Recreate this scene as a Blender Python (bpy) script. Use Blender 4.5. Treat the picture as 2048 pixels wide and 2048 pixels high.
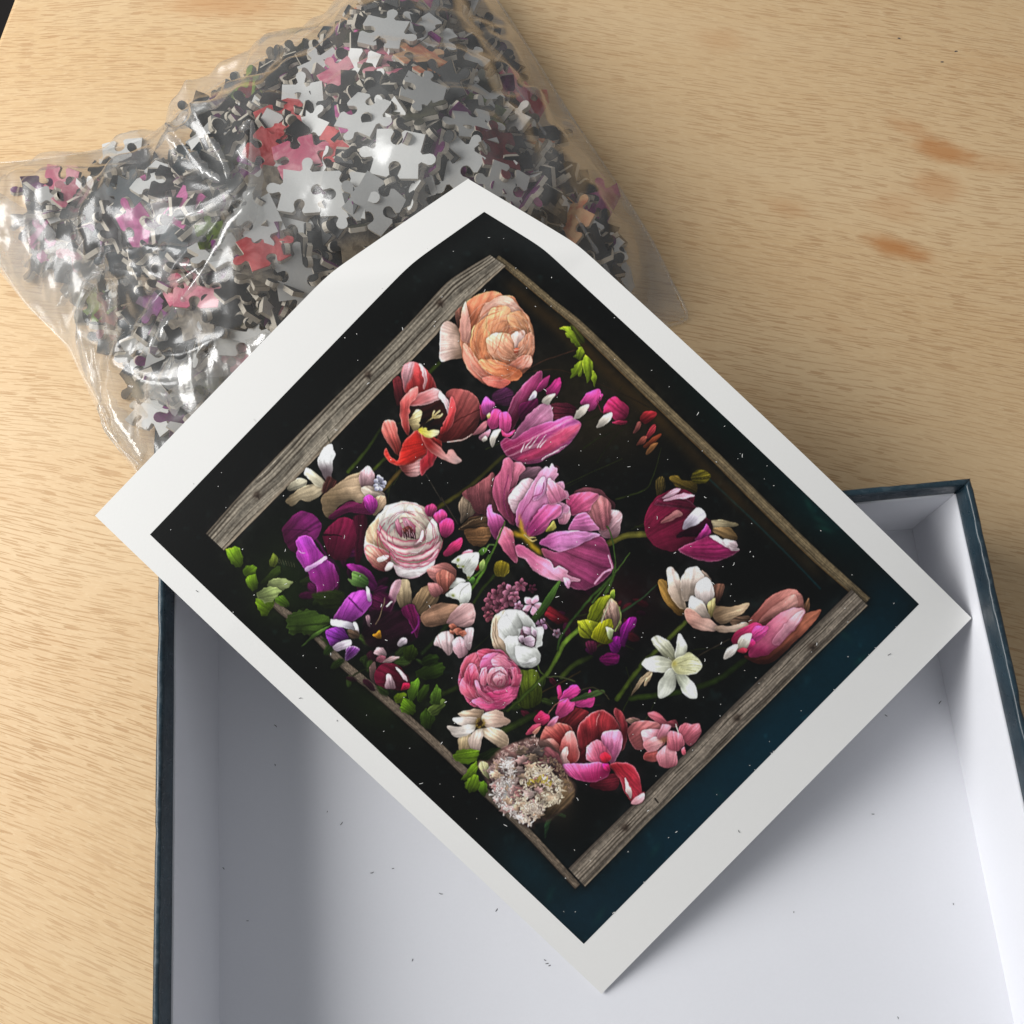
import bpy, bmesh, math, random
import numpy as np
from mathutils import Matrix, Vector

for o in list(bpy.data.objects): bpy.data.objects.remove(o)
S = bpy.context.scene
C = S.collection
rng = np.random.default_rng(7)
random.seed(7)

# ------------------------------------------------------------------ camera
CAM_R = np.array([[0.99493204, 0.09723938, 0.02558781],
                  [-0.08601724, 0.95489651, -0.28420711],
                  [-0.05206984, 0.28056577, 0.9584214]])
CAM_C = np.array([-0.00754269, -0.0975335, 0.3990995])
FPX = 2031.2337            # focal length in pixels of the 2048 px photograph
cam_d = bpy.data.cameras.new('camera'); cam = bpy.data.objects.new('camera', cam_d); C.objects.link(cam)
cam_d.sensor_width = 36.0; cam_d.lens = 36.0 * FPX / 2048.0
cam_d.clip_start = 0.01; cam_d.clip_end = 50
M = Matrix(CAM_R.tolist()).to_4x4(); M.translation = Vector(CAM_C); cam.matrix_world = M
S.camera = cam
S.render.resolution_x = S.render.resolution_y = 1024

# ------------------------------------------------------------------ light: a window to the left, a dim room around
w = bpy.data.worlds.new('World'); S.world = w; w.use_nodes = True
bg = w.node_tree.nodes['Background']; bg.inputs[0].default_value = (0.92, 0.95, 1.0, 1); bg.inputs[1].default_value = 0.28

def area(name, loc, aim, sx, sy, power, col):
    l = bpy.data.lights.new(name, 'AREA'); l.shape = 'RECTANGLE'; l.size = sx; l.size_y = sy; l.energy = power; l.color = col
    o = bpy.data.objects.new(name, l); C.objects.link(o); o.location = loc
    o.rotation_euler = (Vector(aim) - Vector(loc)).to_track_quat('-Z', 'Y').to_euler()
    return o
area('window_light', (-0.90, 0.19, 0.68), (0.0, 0.0, 0.0), 0.80, 0.70, 16.6, (1.0, 0.995, 0.985))
S.view_settings.view_transform = 'Standard'; S.view_settings.look = 'None'
S.view_settings.exposure = 0.0; S.view_settings.gamma = 1.0
S.view_settings.use_curve_mapping = False
S.render.engine = 'CYCLES'
S.cycles.max_bounces = 12; S.cycles.transparent_max_bounces = 24; S.cycles.caustics_reflective = False; S.cycles.caustics_refractive = False

# ------------------------------------------------------------------ helpers
def px_ray(x, y):
    """ray through a pixel of the 2048 px photograph"""
    d = CAM_R @ np.array([(x - 1024) / FPX, -(y - 1024) / FPX, -1.0]); return CAM_C, d
def px_z(x, y, z):
    c, d = px_ray(x, y); return c + (z - c[2]) / d[2] * d
def project(P):
    q = (P - CAM_C) @ CAM_R
    return np.stack([1024 + FPX * q[:, 0] / -q[:, 2], 1024 - FPX * q[:, 1] / -q[:, 2]], 1)

def mesh_obj(name, verts, faces, mats=None, parent=None, smooth=False, mat_idx=None):
    me = bpy.data.meshes.new(name); me.from_pydata([tuple(map(float, v)) for v in verts], [], faces)
    o = bpy.data.objects.new(name, me); C.objects.link(o)
    for m in (mats if isinstance(mats, (list, tuple)) else [mats] if mats else []): me.materials.append(m)
    if mat_idx is not None: me.polygons.foreach_set('material_index', np.asarray(mat_idx, np.int32))
    if smooth: me.polygons.foreach_set('use_smooth', np.ones(len(me.polygons), bool))
    if parent: o.parent = parent
    me.update()
    return o
def grid_mesh(name, P, nu, nv, mat, parent=None, smooth=True):
    """P (nu*nv,3) ordered v-major: index = j*nu+i ; built with numpy"""
    i, j = np.meshgrid(np.arange(nu - 1), np.arange(nv - 1)); a = (j * nu + i).ravel()
    F = np.stack([a, a + 1, a + nu + 1, a + nu], 1).astype(np.int32)
    return fast_mesh(name, P, F, mat, parent, smooth)
def fast_mesh(name, P, F, mat, parent=None, smooth=True):
    me = bpy.data.meshes.new(name); n = len(F); k = F.shape[1]
    me.vertices.add(len(P)); me.vertices.foreach_set('co', np.ascontiguousarray(P, np.float32).ravel())
    me.loops.add(n * k); me.loops.foreach_set('vertex_index', np.ascontiguousarray(F, np.int32).ravel())
    me.polygons.add(n); me.polygons.foreach_set('loop_start', np.arange(0, n * k, k, dtype=np.int32))
    me.polygons.foreach_set('loop_total', np.full(n, k, np.int32))
    me.update(calc_edges=True); me.validate()
    me.polygons.foreach_set('use_smooth', np.full(n, smooth, bool))
    if mat: me.materials.append(mat)
    o = bpy.data.objects.new(name, me); C.objects.link(o)
    if parent: o.parent = parent
    return o
def empty(name, loc=(0, 0, 0)):
    o = bpy.data.objects.new(name, None); C.objects.link(o); o.location = loc; o.empty_display_size = .02; return o
def tag(o, label=None, cat=None, group=None, kind=None):
    for k, v in (('label', label), ('category', cat), ('group', group), ('kind', kind)):
        if v: o[k] = v
    return o

def mat(name, col=(.8, .8, .8), rough=.6, spec=.5):
    m = bpy.data.materials.new(name); m.use_nodes = True
    b = m.node_tree.nodes['Principled BSDF']
    b.inputs['Base Color'].default_value = (*col, 1); b.inputs['Roughness'].default_value = rough
    b.inputs['Specular IOR Level'].default_value = spec
    return m, m.node_tree, b
class NT:
    def __init__(s, nt): s.nt = nt
    def n(s, t, **kw):
        nd = s.nt.nodes.new(t)
        for k, v in kw.items():
            if k in ('operation', 'blend_type', 'data_type', 'noise_dimensions', 'feature', 'interpolation_type', 'attribute_name', 'noise_type', 'layer_name', 'distance', 'vector_type', 'clamp', 'bands_direction', 'wave_type'): setattr(nd, k, v)
            else: s.set(nd.inputs[int(k[1:]) if k[0] == 'i' and k[1:].isdigit() else k.replace('_', ' ')], v)
        return nd
    def set(s, inp, v):
        if isinstance(v, bpy.types.NodeSocket): s.nt.links.new(v, inp)
        else: inp.default_value = v
    def math(s, op, a, b=0.0, clamp=False):
        nd = s.nt.nodes.new('ShaderNodeMath'); nd.operation = op; nd.use_clamp = clamp; s.set(nd.inputs[0], a); s.set(nd.inputs[1], b); return nd.outputs[0]
    def mix(s, f, a, b, blend='MIX'):
        nd = s.nt.nodes.new('ShaderNodeMix'); nd.data_type = 'RGBA'; nd.blend_type = blend
        s.set(nd.inputs[0], f); s.set(nd.inputs[6], a); s.set(nd.inputs[7], b); return nd.outputs[2]
    def ramp(s, f, lo, hi, a=0.0, b=1.0):
        nd = s.nt.nodes.new('ShaderNodeMapRange'); nd.interpolation_type = 'SMOOTHSTEP'
        for i, v in enumerate((f, lo, hi, a, b)): s.set(nd.inputs[i], v)
        return nd.outputs[0]
    def noise(s, vec, scale, detail=3.0, rough=.5, dist=0.0):
        nd = s.nt.nodes.new('ShaderNodeTexNoise'); s.set(nd.inputs['Vector'], vec)
        nd.inputs['Scale'].default_value = scale; nd.inputs['Detail'].default_value = detail
        nd.inputs['Roughness'].default_value = rough; nd.inputs['Distortion'].default_value = dist
        return nd.outputs[0]
    def mapping(s, vec, loc=(0, 0, 0), rot=(0, 0, 0), sc=(1, 1, 1)):
        nd = s.nt.nodes.new('ShaderNodeMapping'); s.set(nd.inputs[0], vec)
        nd.inputs[1].default_value = loc; nd.inputs[2].default_value = rot; nd.inputs[3].default_value = sc; return nd.outputs[0]
    def bump(s, h, strength, dist):
        nd = s.nt.nodes.new('ShaderNodeBump'); nd.inputs['Strength'].default_value = strength; nd.inputs['Distance'].default_value = dist
        s.set(nd.inputs['Height'], h); return nd.outputs[0]
def pos(nt):
    return NT(nt).n('ShaderNodeNewGeometry').outputs['Position']
def lin(c):
    c = np.asarray(c, float) / 255.0
    return np.where(c <= .04045, c / 12.92, ((c + .055) / 1.055) ** 2.4)

# ------------------------------------------------------------------ materials of the setting
def wood_material():
    m, nt, b = mat('pale_plywood', rough=.48, spec=.35); T = NT(nt)
    P = pos(nt)
    sep = T.n('ShaderNodeSeparateXYZ', i0=P); x_, y_ = sep.outputs[0], sep.outputs[1]
    # the figure of the veneer: grain runs across, dipping to the right, steeper at the lower left
    xm = T.math('MINIMUM', x_, 0.0)
    k_ = T.math('SUBTRACT', .10, T.math('MULTIPLY', T.math('ADD', y_, .1), .76))
    v = T.math('ADD', y_, T.math('MULTIPLY', x_, .33))
    v = T.math('SUBTRACT', v, T.math('MULTIPLY', T.math('MULTIPLY', xm, xm), T.math('MULTIPLY', k_, 2.5)))
    wob = T.noise(T.mapping(P, sc=(3.0, 3.4, 1)), 1.0, 2.0, .5)
    wob2 = T.noise(T.mapping(P, loc=(4, 1, 0), sc=(9, 9, 1)), 1.0, 2.0, .5)
    v = T.math('ADD', v, T.math('MULTIPLY', T.math('SUBTRACT', wob, .5), .040))
    v = T.math('ADD', v, T.math('MULTIPLY', T.math('SUBTRACT', wob2, .5), .004))
    U = T.n('ShaderNodeCombineXYZ', i0=x_, i1=v, i2=0.0).outputs[0]
    broad = T.noise(T.mapping(U, sc=(2.0, 14, 1)), 1.0, 4.0, .55)
    band = T.noise(T.mapping(U, sc=(5.5, 95, 1)), 1.0, 4.0, .6)
    fibre = T.noise(T.mapping(U, sc=(90, 1100, 1)), 1.0, 3.0, .65)
    flake = T.noise(T.mapping(U, sc=(260, 900, 1)), 1.0, 2.0, .6)
    col = T.mix(T.ramp(broad, .28, .72), (.68, .455, .235, 1), (.73, .53, .305, 1))
    col = T.mix(T.math('MULTIPLY', T.ramp(band, .42, .75), .18), col, (.58, .36, .17, 1))
    col = T.mix(T.math('MULTIPLY', T.ramp(fibre, .40, .72), .30), col, (.76, .565, .33, 1))
    col = T.mix(T.math('MULTIPLY', T.ramp(flake, .50, .66), .40), col, (.78, .58, .34, 1))
    # pores: short dark dashes in drifts
    pore = T.noise(T.mapping(U, sc=(92, 1400, 1)), 1.0, 0.6, .5)
    pore2 = T.noise(T.mapping(U, loc=(3, 7, 0), sc=(62, 1150, 1)), 1.0, 0.6, .5)
    drift = T.noise(T.mapping(U, loc=(1, 2, 0), sc=(7, 20, 1)), 1.0, 3.0, .6)
    dr = T.ramp(drift, .28, .60, .45, 1.0)
    pm = T.math('MULTIPLY', T.ramp(pore, .60, .635), dr)
    pm2 = T.math('MULTIPLY', T.ramp(pore2, .615, .65), T.math('MULTIPLY', dr, .8))
    pores = T.math('MAXIMUM', pm, pm2)
    col = T.mix(T.math('MULTIPLY', pores, .50), col, (.40, .20, .085, 1))
    # warm blotches
    blot = T.noise(T.mapping(U, loc=(9, 3, 0), sc=(11, 26, 1)), 1.0, 4.0, .6)
    col = T.mix(T.math('MULTIPLY', T.ramp(blot, .56, .80), .30), col, (.60, .34, .15, 1))
    # orange varnish stains, where the photograph shows them
    edge = T.math('MULTIPLY', T.math('SUBTRACT', T.noise(T.mapping(P, sc=(90, 160, 1)), 1.0, 4.0, .6), .5), 1.1)
    for (x, y, ang, lx, ly, s) in ((1796, 497, -27, .0135, .0034, .80), (1888, 303, -24, .0125, .0040, .72), (1872, 372, -20, .011, .0052, .40),
                                   (1825, 258, -35, .012, .003, .32), (1790, 415, -15, .012, .0045, .22), (1575, 417, -20, .009, .003, .26), (455, 8, -10, .03, .006, .40),
                                   (1440, 78, -15, .012, .005, .22), (1990, 330, -14, .014, .0035, .22)):
        c = px_z(x, y, 0)
        mp = nt.nodes.new('ShaderNodeMapping'); mp.vector_type = 'TEXTURE'
        T.set(mp.inputs[0], pos(nt)); mp.inputs[1].default_value = (c[0], c[1], 0); mp.inputs[2].default_value = (0, 0, math.radians(ang)); mp.inputs[3].default_value = (lx * 1.05, ly * 1.5, 1000)
        ln = nt.nodes.new('ShaderNodeVectorMath'); ln.operation = 'LENGTH'; T.set(ln.inputs[0], mp.outputs[0])
        f = T.ramp(T.math('ADD', ln.outputs['Value'], edge), .25, 1.45, s, 0.0)
        col = T.mix(f, col, (.50, .195, .05, 1))
    nt.links.new(col, b.inputs['Base Color'])
    h = T.math('SUBTRACT', T.math('MULTIPLY', fibre, .3), pores)
    nt.links.new(T.bump(h, .35, .00025), b.inputs['Normal'])
    nt.links.new(T.ramp(pores, 0, 1, .46, .7), b.inputs['Roughness'])
    return m
WOOD = wood_material()

def paper_white(name, col, fine=.03, rough=.75):
    m, nt, b = mat(name, col, rough, .25); T = NT(nt); P = pos(nt)
    n1 = T.noise(P, 35, 3, .5); n2 = T.noise(P, 900, 3, .6)
    f = T.math('ADD', T.math('MULTIPLY', n1, .5), T.math('MULTIPLY', n2, .5))
    d = tuple(c * (1 - fine) for c in col); e = tuple(min(1, c * (1 + fine)) for c in col)
    nt.links.new(T.mix(f, (*d, 1), (*e, 1)), b.inputs['Base Color'])
    nt.links.new(T.bump(T.noise(P, 1500, 3, .6), .12, .0002), b.inputs['Normal'])
    return m
LINER = paper_white('white_lining_paper', (.775, .78, .815), .035)
SHEET = paper_white('print_paper', (.85, .84, .81), .02, .55)

def navy_material():
    m, nt, b = mat('navy_wrap_paper', (.012, .03, .044), .34, .5); T = NT(nt); P = pos(nt)
    n = T.noise(P, 60, 4, .6); n2 = T.noise(P, 380, 3, .6)
    col = T.mix(T.ramp(n, .3, .7), (.010, .022, .032, 1), (.016, .040, .056, 1))
    sep = T.n('ShaderNodeSeparateXYZ', i0=P)
    # rubbed paper along the top fold
    top = T.ramp(sep.outputs[2], .0572, .0583)
    wear = T.math('MULTIPLY', top, T.ramp(n2, .50, .66))
    col = T.mix(T.math('MULTIPLY', wear, .16), col, (.16, .21, .23, 1))
    nt.links.new(col, b.inputs['Base Color'])
    nt.links.new(T.ramp(n2, .3, .7, .26, .42), b.inputs['Roughness'])
    nt.links.new(T.bump(n2, .10, .0006), b.inputs['Normal'])
    return m
NAVY = navy_material()

# ------------------------------------------------------------------ floor far below and the table
fl, nt, b = mat('dark_floor', (.02, .017, .015), .7); T = NT(nt)
nt.links.new(T.mix(T.noise(pos(nt), 9, 4, .6), (.012, .010, .009, 1), (.035, .028, .024, 1)), b.inputs['Base Color'])
o = mesh_obj('floor', [(-4, -4, -.74), (4, -4, -.74), (4, 4, -.74), (-4, 4, -.74)], [(0, 1, 2, 3)], fl); tag(o, kind='structure')

def rounded_slab(name, poly, z0, z1, r, m, parent=None):
    """prism over a ccw polygon with a rounded upper and lower edge"""
    poly = np.array(poly, float); n = len(poly)
    def inset(d):
        out = []
        for i in range(n):
            a, p, c = poly[i - 1], poly[i], poly[(i + 1) % n]
            d1 = (p - a) / np.linalg.norm(p - a); d2 = (c - p) / np.linalg.norm(c - p)
            n1 = np.array([-d1[1], d1[0]]); n2 = np.array([-d2[1], d2[0]])
            out.append(p + (n1 + n2) * d / (1 + n1 @ n2))
        return np.array(out)
    rings = []
    for k in range(5):
        t = math.pi / 2 * k / 4; rings.append((r * (1 - math.sin(t)), z0 + r * (1 - math.cos(t))))
    rings = [(r * (1 - math.sin(math.pi / 2 * k / 4)), z0 + r * (1 - math.cos(math.pi / 2 * k / 4))) for k in range(5)]
    rings += [(r * (1 - math.cos(math.pi / 2 * k / 4)), z1 - r + r * math.sin(math.pi / 2 * k / 4)) for k in range(5)]
    V = []; F = []
    for d, z in rings:
        for q in inset(d): V.append((q[0], q[1], z))
    for k in range(len(rings) - 1):
        for i in range(n): F.append((k * n + i, k * n + (i + 1) % n, (k + 1) * n + (i + 1) % n, (k + 1) * n + i))
    F.append(tuple(range(n - 1, -1, -1))); F.append(tuple((len(rings) - 1) * n + i for i in range(n)))
    return mesh_obj(name, V, F, m, parent)
e0 = np.array([-.2445, .3035]); ed = np.array([.0030, .0112]); ed /= np.linalg.norm(ed); en = np.array([ed[1], -ed[0]])
A0 = e0 - ed * 1.0; A1 = e0 + ed * .8
t = rounded_slab('table_top', [A0, A0 + en * 1.5, A1 + en * 1.5, A1], -.024, 0.0, .003, WOOD)
tag(t, 'pale plywood table top with fine brown pores and orange stains', 'table')

# ------------------------------------------------------------------ the open box
BW = .285; HB = BW / 2; HR = .0582; HL = .0484; TH = .0025; TI = .00315; ZF = .003
box = empty('puzzle_box', (0, -HB, 0))
tag(box, 'open square cardboard box tray, navy outside with white lining', 'box')
def box_part(name, V, F, m, parent, smooth=False):
    return mesh_obj(name, np.array(V) - np.array([0, -HB, 0]), F, m, parent, smooth)
def wall_sweep(a, b, inward, seed, m0, m1):
    """wall from a to b (outer line); inward = unit 2-D vector; m0/m1 mitre the ends"""
    r = np.random.default_rng(seed); a = np.array(a, float); b = np.array(b, float); inward = np.array(inward, float)
    L = np.linalg.norm(b - a); n = 260; u = (b - a) / L
    prof = [(0, 0), (0, HR * .5), (0, HR - .0022), (.00004, HR - .0012), (.00022, HR - .0005), (.0006, HR - .0001), (.0011, HR), (.0018, HR), (.0022, HR - .0002), (.00245, HR - .0007), (TH, HR - .002), (TH, HL - .006), (TH, .001)]
    ctl = r.normal(0, 1, 34); c2 = r.normal(0, 1, 90)
    V = []; F = []
    for i in range(n + 1):
        s = i / n
        q = np.interp(s, np.linspace(0, 1, 34), ctl) * .00012 + np.interp(s, np.linspace(0, 1, 90), c2) * .00007
        q2 = np.interp(1 - s, np.linspace(0, 1, 90), c2) * .00010
        for k, (d, z) in enumerate(prof):
            dd, zz = d, z
            if 2 <= k <= 5: dd += max(-.0001, q) ; zz -= abs(q) * .5
            if k in (8, 9): dd += q2
            off = m0 * dd * (1 - s) * 1.0 * (L / L) if False else 0
            st = (m0 * d) + s * (L - (m0 + m1) * d)
            p = a + u * st + inward * dd
            V.append((p[0], p[1], zz))
    k = len(prof)
    for i in range(n):
        for j in range(k - 1): F.append((i * k + j, i * k + j + 1, (i + 1) * k + j + 1, (i + 1) * k + j))
        F.append((i * k + k - 1, i * k, (i + 1) * k, (i + 1) * k + k - 1))
    F.append(tuple(range(k))[::-1]); F.append(tuple(n * k + j for j in range(k)))
    # consistent orientation
    ob = box_part('wall', V, F, NAVY, box, True)
    bm = bmesh.new(); bm.from_mesh(ob.data); bmesh.ops.recalc_face_normals(bm, faces=bm.faces); bm.to_mesh(ob.data); bm.free()
    # lining panel glued on the inner face
    g = TI - TH
    p0 = a + u * (TI - .0002) + inward * (TH - .0001); p1 = b - u * (TI - .0002) + inward * (TH - .0001)
    V = []; F = []; nn = 60; cz = r.normal(0, .00012, 20)
    pr = [(0, ZF - .0015), (g + .0001, ZF - .0015), (g + .0001, HL - .00015), (g * .6, HL), (0, HL)]
    for i in range(nn + 1):
        s = i / nn; dz = np.interp(s, np.linspace(0, 1, 20), cz)
        for k2, (d, z) in enumerate(pr):
            q = p0 + (p1 - p0) * s + inward * d; V.append((q[0], q[1], z + (dz if k2 >= 2 else 0)))
    k = 5
    for i in range(nn):
        for j in range(k): F.append((i * k + j, i * k + (j + 1) % k, (i + 1) * k + (j + 1) % k, (i + 1) * k + j))
    F.append(tuple(range(k))[::-1]); F.append(tuple(nn * k + j for j in range(k)))
    li = box_part('lining', V, F, LINER, ob)
    bm = bmesh.new(); bm.from_mesh(li.data); bmesh.ops.recalc_face_normals(bm, faces=bm.faces); bm.to_mesh(li.data); bm.free()
wall_sweep((-HB, -BW), (-HB, 0), (1, 0), 1, 1, 1)
wall_sweep((-HB, 0), (HB, 0), (0, -1), 2, 1, 1)
wall_sweep((HB, 0), (HB, -BW), (-1, 0), 3, 1, 1)
wall_sweep((HB, -BW), (-HB, -BW), (0, 1), 4, 1, 1)
i_ = HB - TH + .0001
V = [(x, y, z) for z in (.0006, ZF) for (x, y) in ((-i_, -BW + TH), (i_, -BW + TH), (i_, -TH), (-i_, -TH))]
box_part('base_panel', V, [(3, 2, 1, 0), (4, 5, 6, 7), (0, 1, 5, 4), (1, 2, 6, 5), (2, 3, 7, 6), (3, 0, 4, 7)], LINER, box)
# dark mitre line where the wrap paper folds at the inner corner

# ------------------------------------------------------------------ what is printed on the sheet: painted with code, in photograph pixels
CX0, CY0, CW, CH = 262, 400, 1610, 1510
CAN = np.zeros((CH, CW, 3)); CAN[:] = (9, 10, 9)
YY, XX = np.mgrid[0:CH, 0:CW]; XX = XX + CX0; YY = YY + CY0
prng = np.random.default_rng(21)
def smooth_noise(h, w, cell, r=prng):
    gh, gw = int(h / cell) + 3, int(w / cell) + 3
    g = r.normal(0, 1, (gh, gw)); y = np.arange(h) / cell; x = np.arange(w) / cell
    y0 = y.astype(int); x0 = x.astype(int); fy = (y - y0)[:, None]; fx = (x - x0)[None]
    fy = fy * fy * (3 - 2 * fy); fx = fx * fx * (3 - 2 * fx)
    a = g[y0][:, x0]; b_ = g[y0][:, x0 + 1]; c = g[y0 + 1][:, x0]; d = g[y0 + 1][:, x0 + 1]
    return (a * (1 - fx) + b_ * fx) * (1 - fy) + (c * (1 - fx) + d * fx) * fy
NZ = [smooth_noise(CH, CW, c) for c in (26, 9, 3.2)]
def blob(x, y, rx, ry, col, k=1.0, ang=0):
    c, s = math.cos(math.radians(ang)), math.sin(math.radians(ang)); R = 2.6 * max(rx, ry)
    sl = window(x - R, x + R, y - R, y + R)
    dx, dy = XX[sl] - x, YY[sl] - y
    f = np.exp(-(((dx * c + dy * s) / rx) ** 2 + ((-dx * s + dy * c) / ry) ** 2)) * k
    CAN[sl] = CAN[sl] * (1 - f[..., None]) + np.array(col, float) * f[..., None]
def spline(pts, closed=True, sub=5):
    p = np.array(pts, float); n = len(p); out = []
    for i in range(n if closed else n - 1):
        if closed: a, b_, c, d = p[i - 1], p[i], p[(i + 1) % n], p[(i + 2) % n]
        else: a, b_, c, d = p[max(i - 1, 0)], p[i], p[i + 1], p[min(i + 2, n - 1)]
        t = np.linspace(0, 1, sub, endpoint=False)[:, None]
        m0 = .38 * (c - a); m1 = .38 * (d - b_); out.append((2 * t ** 3 - 3 * t ** 2 + 1) * b_ + (t ** 3 - 2 * t ** 2 + t) * m0 + (-2 * t ** 3 + 3 * t ** 2) * c + (t ** 3 - t ** 2) * m1)
    out = np.concatenate(out)
    return out if closed else np.concatenate([out, p[-1:]])
def window(x0, x1, y0, y1):
    x0 = int(max(x0 - CX0, 0)); x1 = int(min(x1 - CX0 + 1, CW)); y0 = int(max(y0 - CY0, 0)); y1 = int(min(y1 - CY0 + 1, CH))
    return slice(y0, y1), slice(x0, x1)
def sdf(q, sl, closed=True):
    X, Y = XX[sl].astype(float), YY[sl].astype(float)
    d2 = np.full(X.shape, 1e9); ins = np.zeros(X.shape, bool); n = len(q); along = np.zeros(X.shape); acc = 0.0
    for i in range(n if closed else n - 1):
        x0, y0 = q[i]; x1, y1 = q[(i + 1) % n]; ex, ey = x1 - x0, y1 - y0; L2 = ex * ex + ey * ey + 1e-9
        t = np.clip(((X - x0) * ex + (Y - y0) * ey) / L2, 0, 1); dd = (X - x0 - t * ex) ** 2 + (Y - y0 - t * ey) ** 2
        L = math.sqrt(L2)
        if not closed:
            m = dd < d2; along[m] = (acc + t * L)[m]; acc += L
        d2 = np.minimum(d2, dd)
        if closed and y0 != y1:
            ins ^= ((y0 > Y) != (y1 > Y)) & (X < ex * (Y - y0) / (y1 - y0) + x0)
    d = np.sqrt(d2)
    return (np.where(ins, d, -d) if closed else d), along, acc
def tile(ox, oy, k):
    return lambda L: [(ox + x / k, oy + y / k) for x, y in L]
tA, tB, tC, tD = tile(750, 500, 4.83), tile(1050, 550, 4.83), tile(500, 850, 4.83), tile(850, 850, 4.83)
tE, tF, tG, tH = tile(1200, 900, 3.864), tile(600, 1100, 4.83), tile(850, 1150, 4.83), tile(900, 1350, 3.864)
tI, tJ, t0 = tile(200, 1000, 3.864), tile(900, 1500, 3.526), tile(0, 0, 1)
LDIR = np.array([-.45, -.89])
def petal(t, pts, c0, c1=None, ax=None, rim=None, rw=2.2, rk=.8, st=.16, stc=None, shade=.26, shadow=.26, soft=1.0, sub=5, seed=None):
    """one printed petal: filled outline, base->tip colour, streaks along its axis, paler rim, soft shadow behind"""
    q = spline(t(pts), True, sub); mn = q.min(0); mx = q.max(0)
    sl = window(mn[0] - 14, mx[0] + 14, mn[1] - 14, mx[1] + 14); d, _, _ = sdf(q, sl); d = d + .9 + .55 * NZ[1][sl] * np.clip(1.2 - np.abs(d) / 6, 0, 1)
    if d.size == 0: return
    X, Y = XX[sl].astype(float), YY[sl].astype(float); ctr = q.mean(0)
    r = np.random.default_rng(seed if seed is not None else int(abs(ctr[0] * 7 + ctr[1] * 13)))
    if ax: (bx, by), (tx, ty) = t([ax[:2], ax[2:]])
    else:
        u_, s_, v_ = np.linalg.svd(q - ctr); e = v_[0]; pr = (q - ctr) @ e
        if e[1] > 0: e = -e; pr = -pr
        (bx, by), (tx, ty) = ctr + e * pr.min(), ctr + e * pr.max()
    ex, ey = tx - bx, ty - by; L = math.hypot(ex, ey) + 1e-6
    al = ((X - bx) * ex + (Y - by) * ey) / L / L
    pe = (-(X - bx) * ey + (Y - by) * ex) / L
    fan = pe / (np.clip(al, -.05, 1.2) * .55 + .55) / (L * .5)
    nk = 48; tab = r.normal(0, 1, nk); tab2 = r.normal(0, 1, 160)
    stq = .6 * np.interp(fan * 6 + 12, np.linspace(0, 24, nk), tab) + .4 * np.interp(fan * 14 + 12 + .3 * NZ[0][sl], np.linspace(0, 24, 160), tab2)
    g = np.clip(al + .10 * NZ[0][sl], 0, 1)
    c0 = np.array(c0, float); c1 = np.array(c1 if c1 is not None else c0 * 1.12, float)
    st = 1.6 * st * (1 - .85 * min(1, c1.mean() / 235) ** 2); c0 = c0 * (.80 if c0.mean() > 40 else 1)
    col = c0 + (c1 - c0) * g[..., None]
    size = max(mx - mn) + 1e-6
    lg = ((X - ctr[0]) * LDIR[0] + (Y - ctr[1]) * LDIR[1]) / size
    val = 1.0 + 1.5 * shade * lg + .16 * np.exp(-((al - .72) / .2) ** 2) * np.clip(1 - np.abs(fan) * .8, 0, 1) + .06 * NZ[0][sl] + .025 * NZ[1][sl]
    gdy, gdx = np.gradient(d); rnd = np.exp(-np.clip(d, 0, 99) / (2.0 + size * .10))
    val = val - (.24 - .17 * min(1, c1.mean() / 225) ** 2) * rnd * (gdx * LDIR[0] + gdy * LDIR[1]) * np.clip(shade * 4, .3, 1)
    depth = np.clip(d / (size * .28), 0, 1); val *= .93 + .12 * np.sin(depth * 2.6)
    if stc is not None:
        f = np.clip(stq * .9 - .15, 0, 1) * np.clip(st * 4, 0, 1); col = col * (1 - f[..., None]) + np.array(stc, float) * f[..., None]
    else: val *= 1 + st * stq
    kf = 1 - .55 * min(1, c1.mean() / 230) ** 2; t3 = r.normal(0, 1, 60); t4 = r.normal(0, 1, 300); fw = fan + .05 * NZ[0][sl]
    val = val * (1 + kf * (.13 * np.interp(fw * 5 + 15, np.linspace(0, 30, 60), t3) + .055 * np.interp(fw * 9 + 15, np.linspace(0, 30, 300), t4)) * np.clip(.35 + al, .2, 1))
    if rim is not None:
        f = rk * np.exp(-np.clip(d, 0, 99) / rw) * np.clip(.75 + .4 * NZ[0][sl], 0, 1); col = col * (1 - f[..., None]) + np.array(rim, float) * f[..., None]
    else: val *= 1 + .16 * np.exp(-np.clip(d, 0, 99) / 1.6)
    val *= 1 + .14 * np.exp(-np.clip(d - .6, 0, 99) / 1.1) * np.clip(.6 + .8 * NZ[0][sl], 0, 1.4)
    col = np.clip(col * val[..., None], 2, 250)
    if shadow:
        sh = shadow * np.exp(-np.clip(-d, 0, 99) / 2.8) * (d < 0); CAN[sl] *= (1 - sh[..., None])
    m = np.clip(d / soft + .5, 0, 1)[..., None]
    CAN[sl] = CAN[sl] * (1 - m) + col * m
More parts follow.
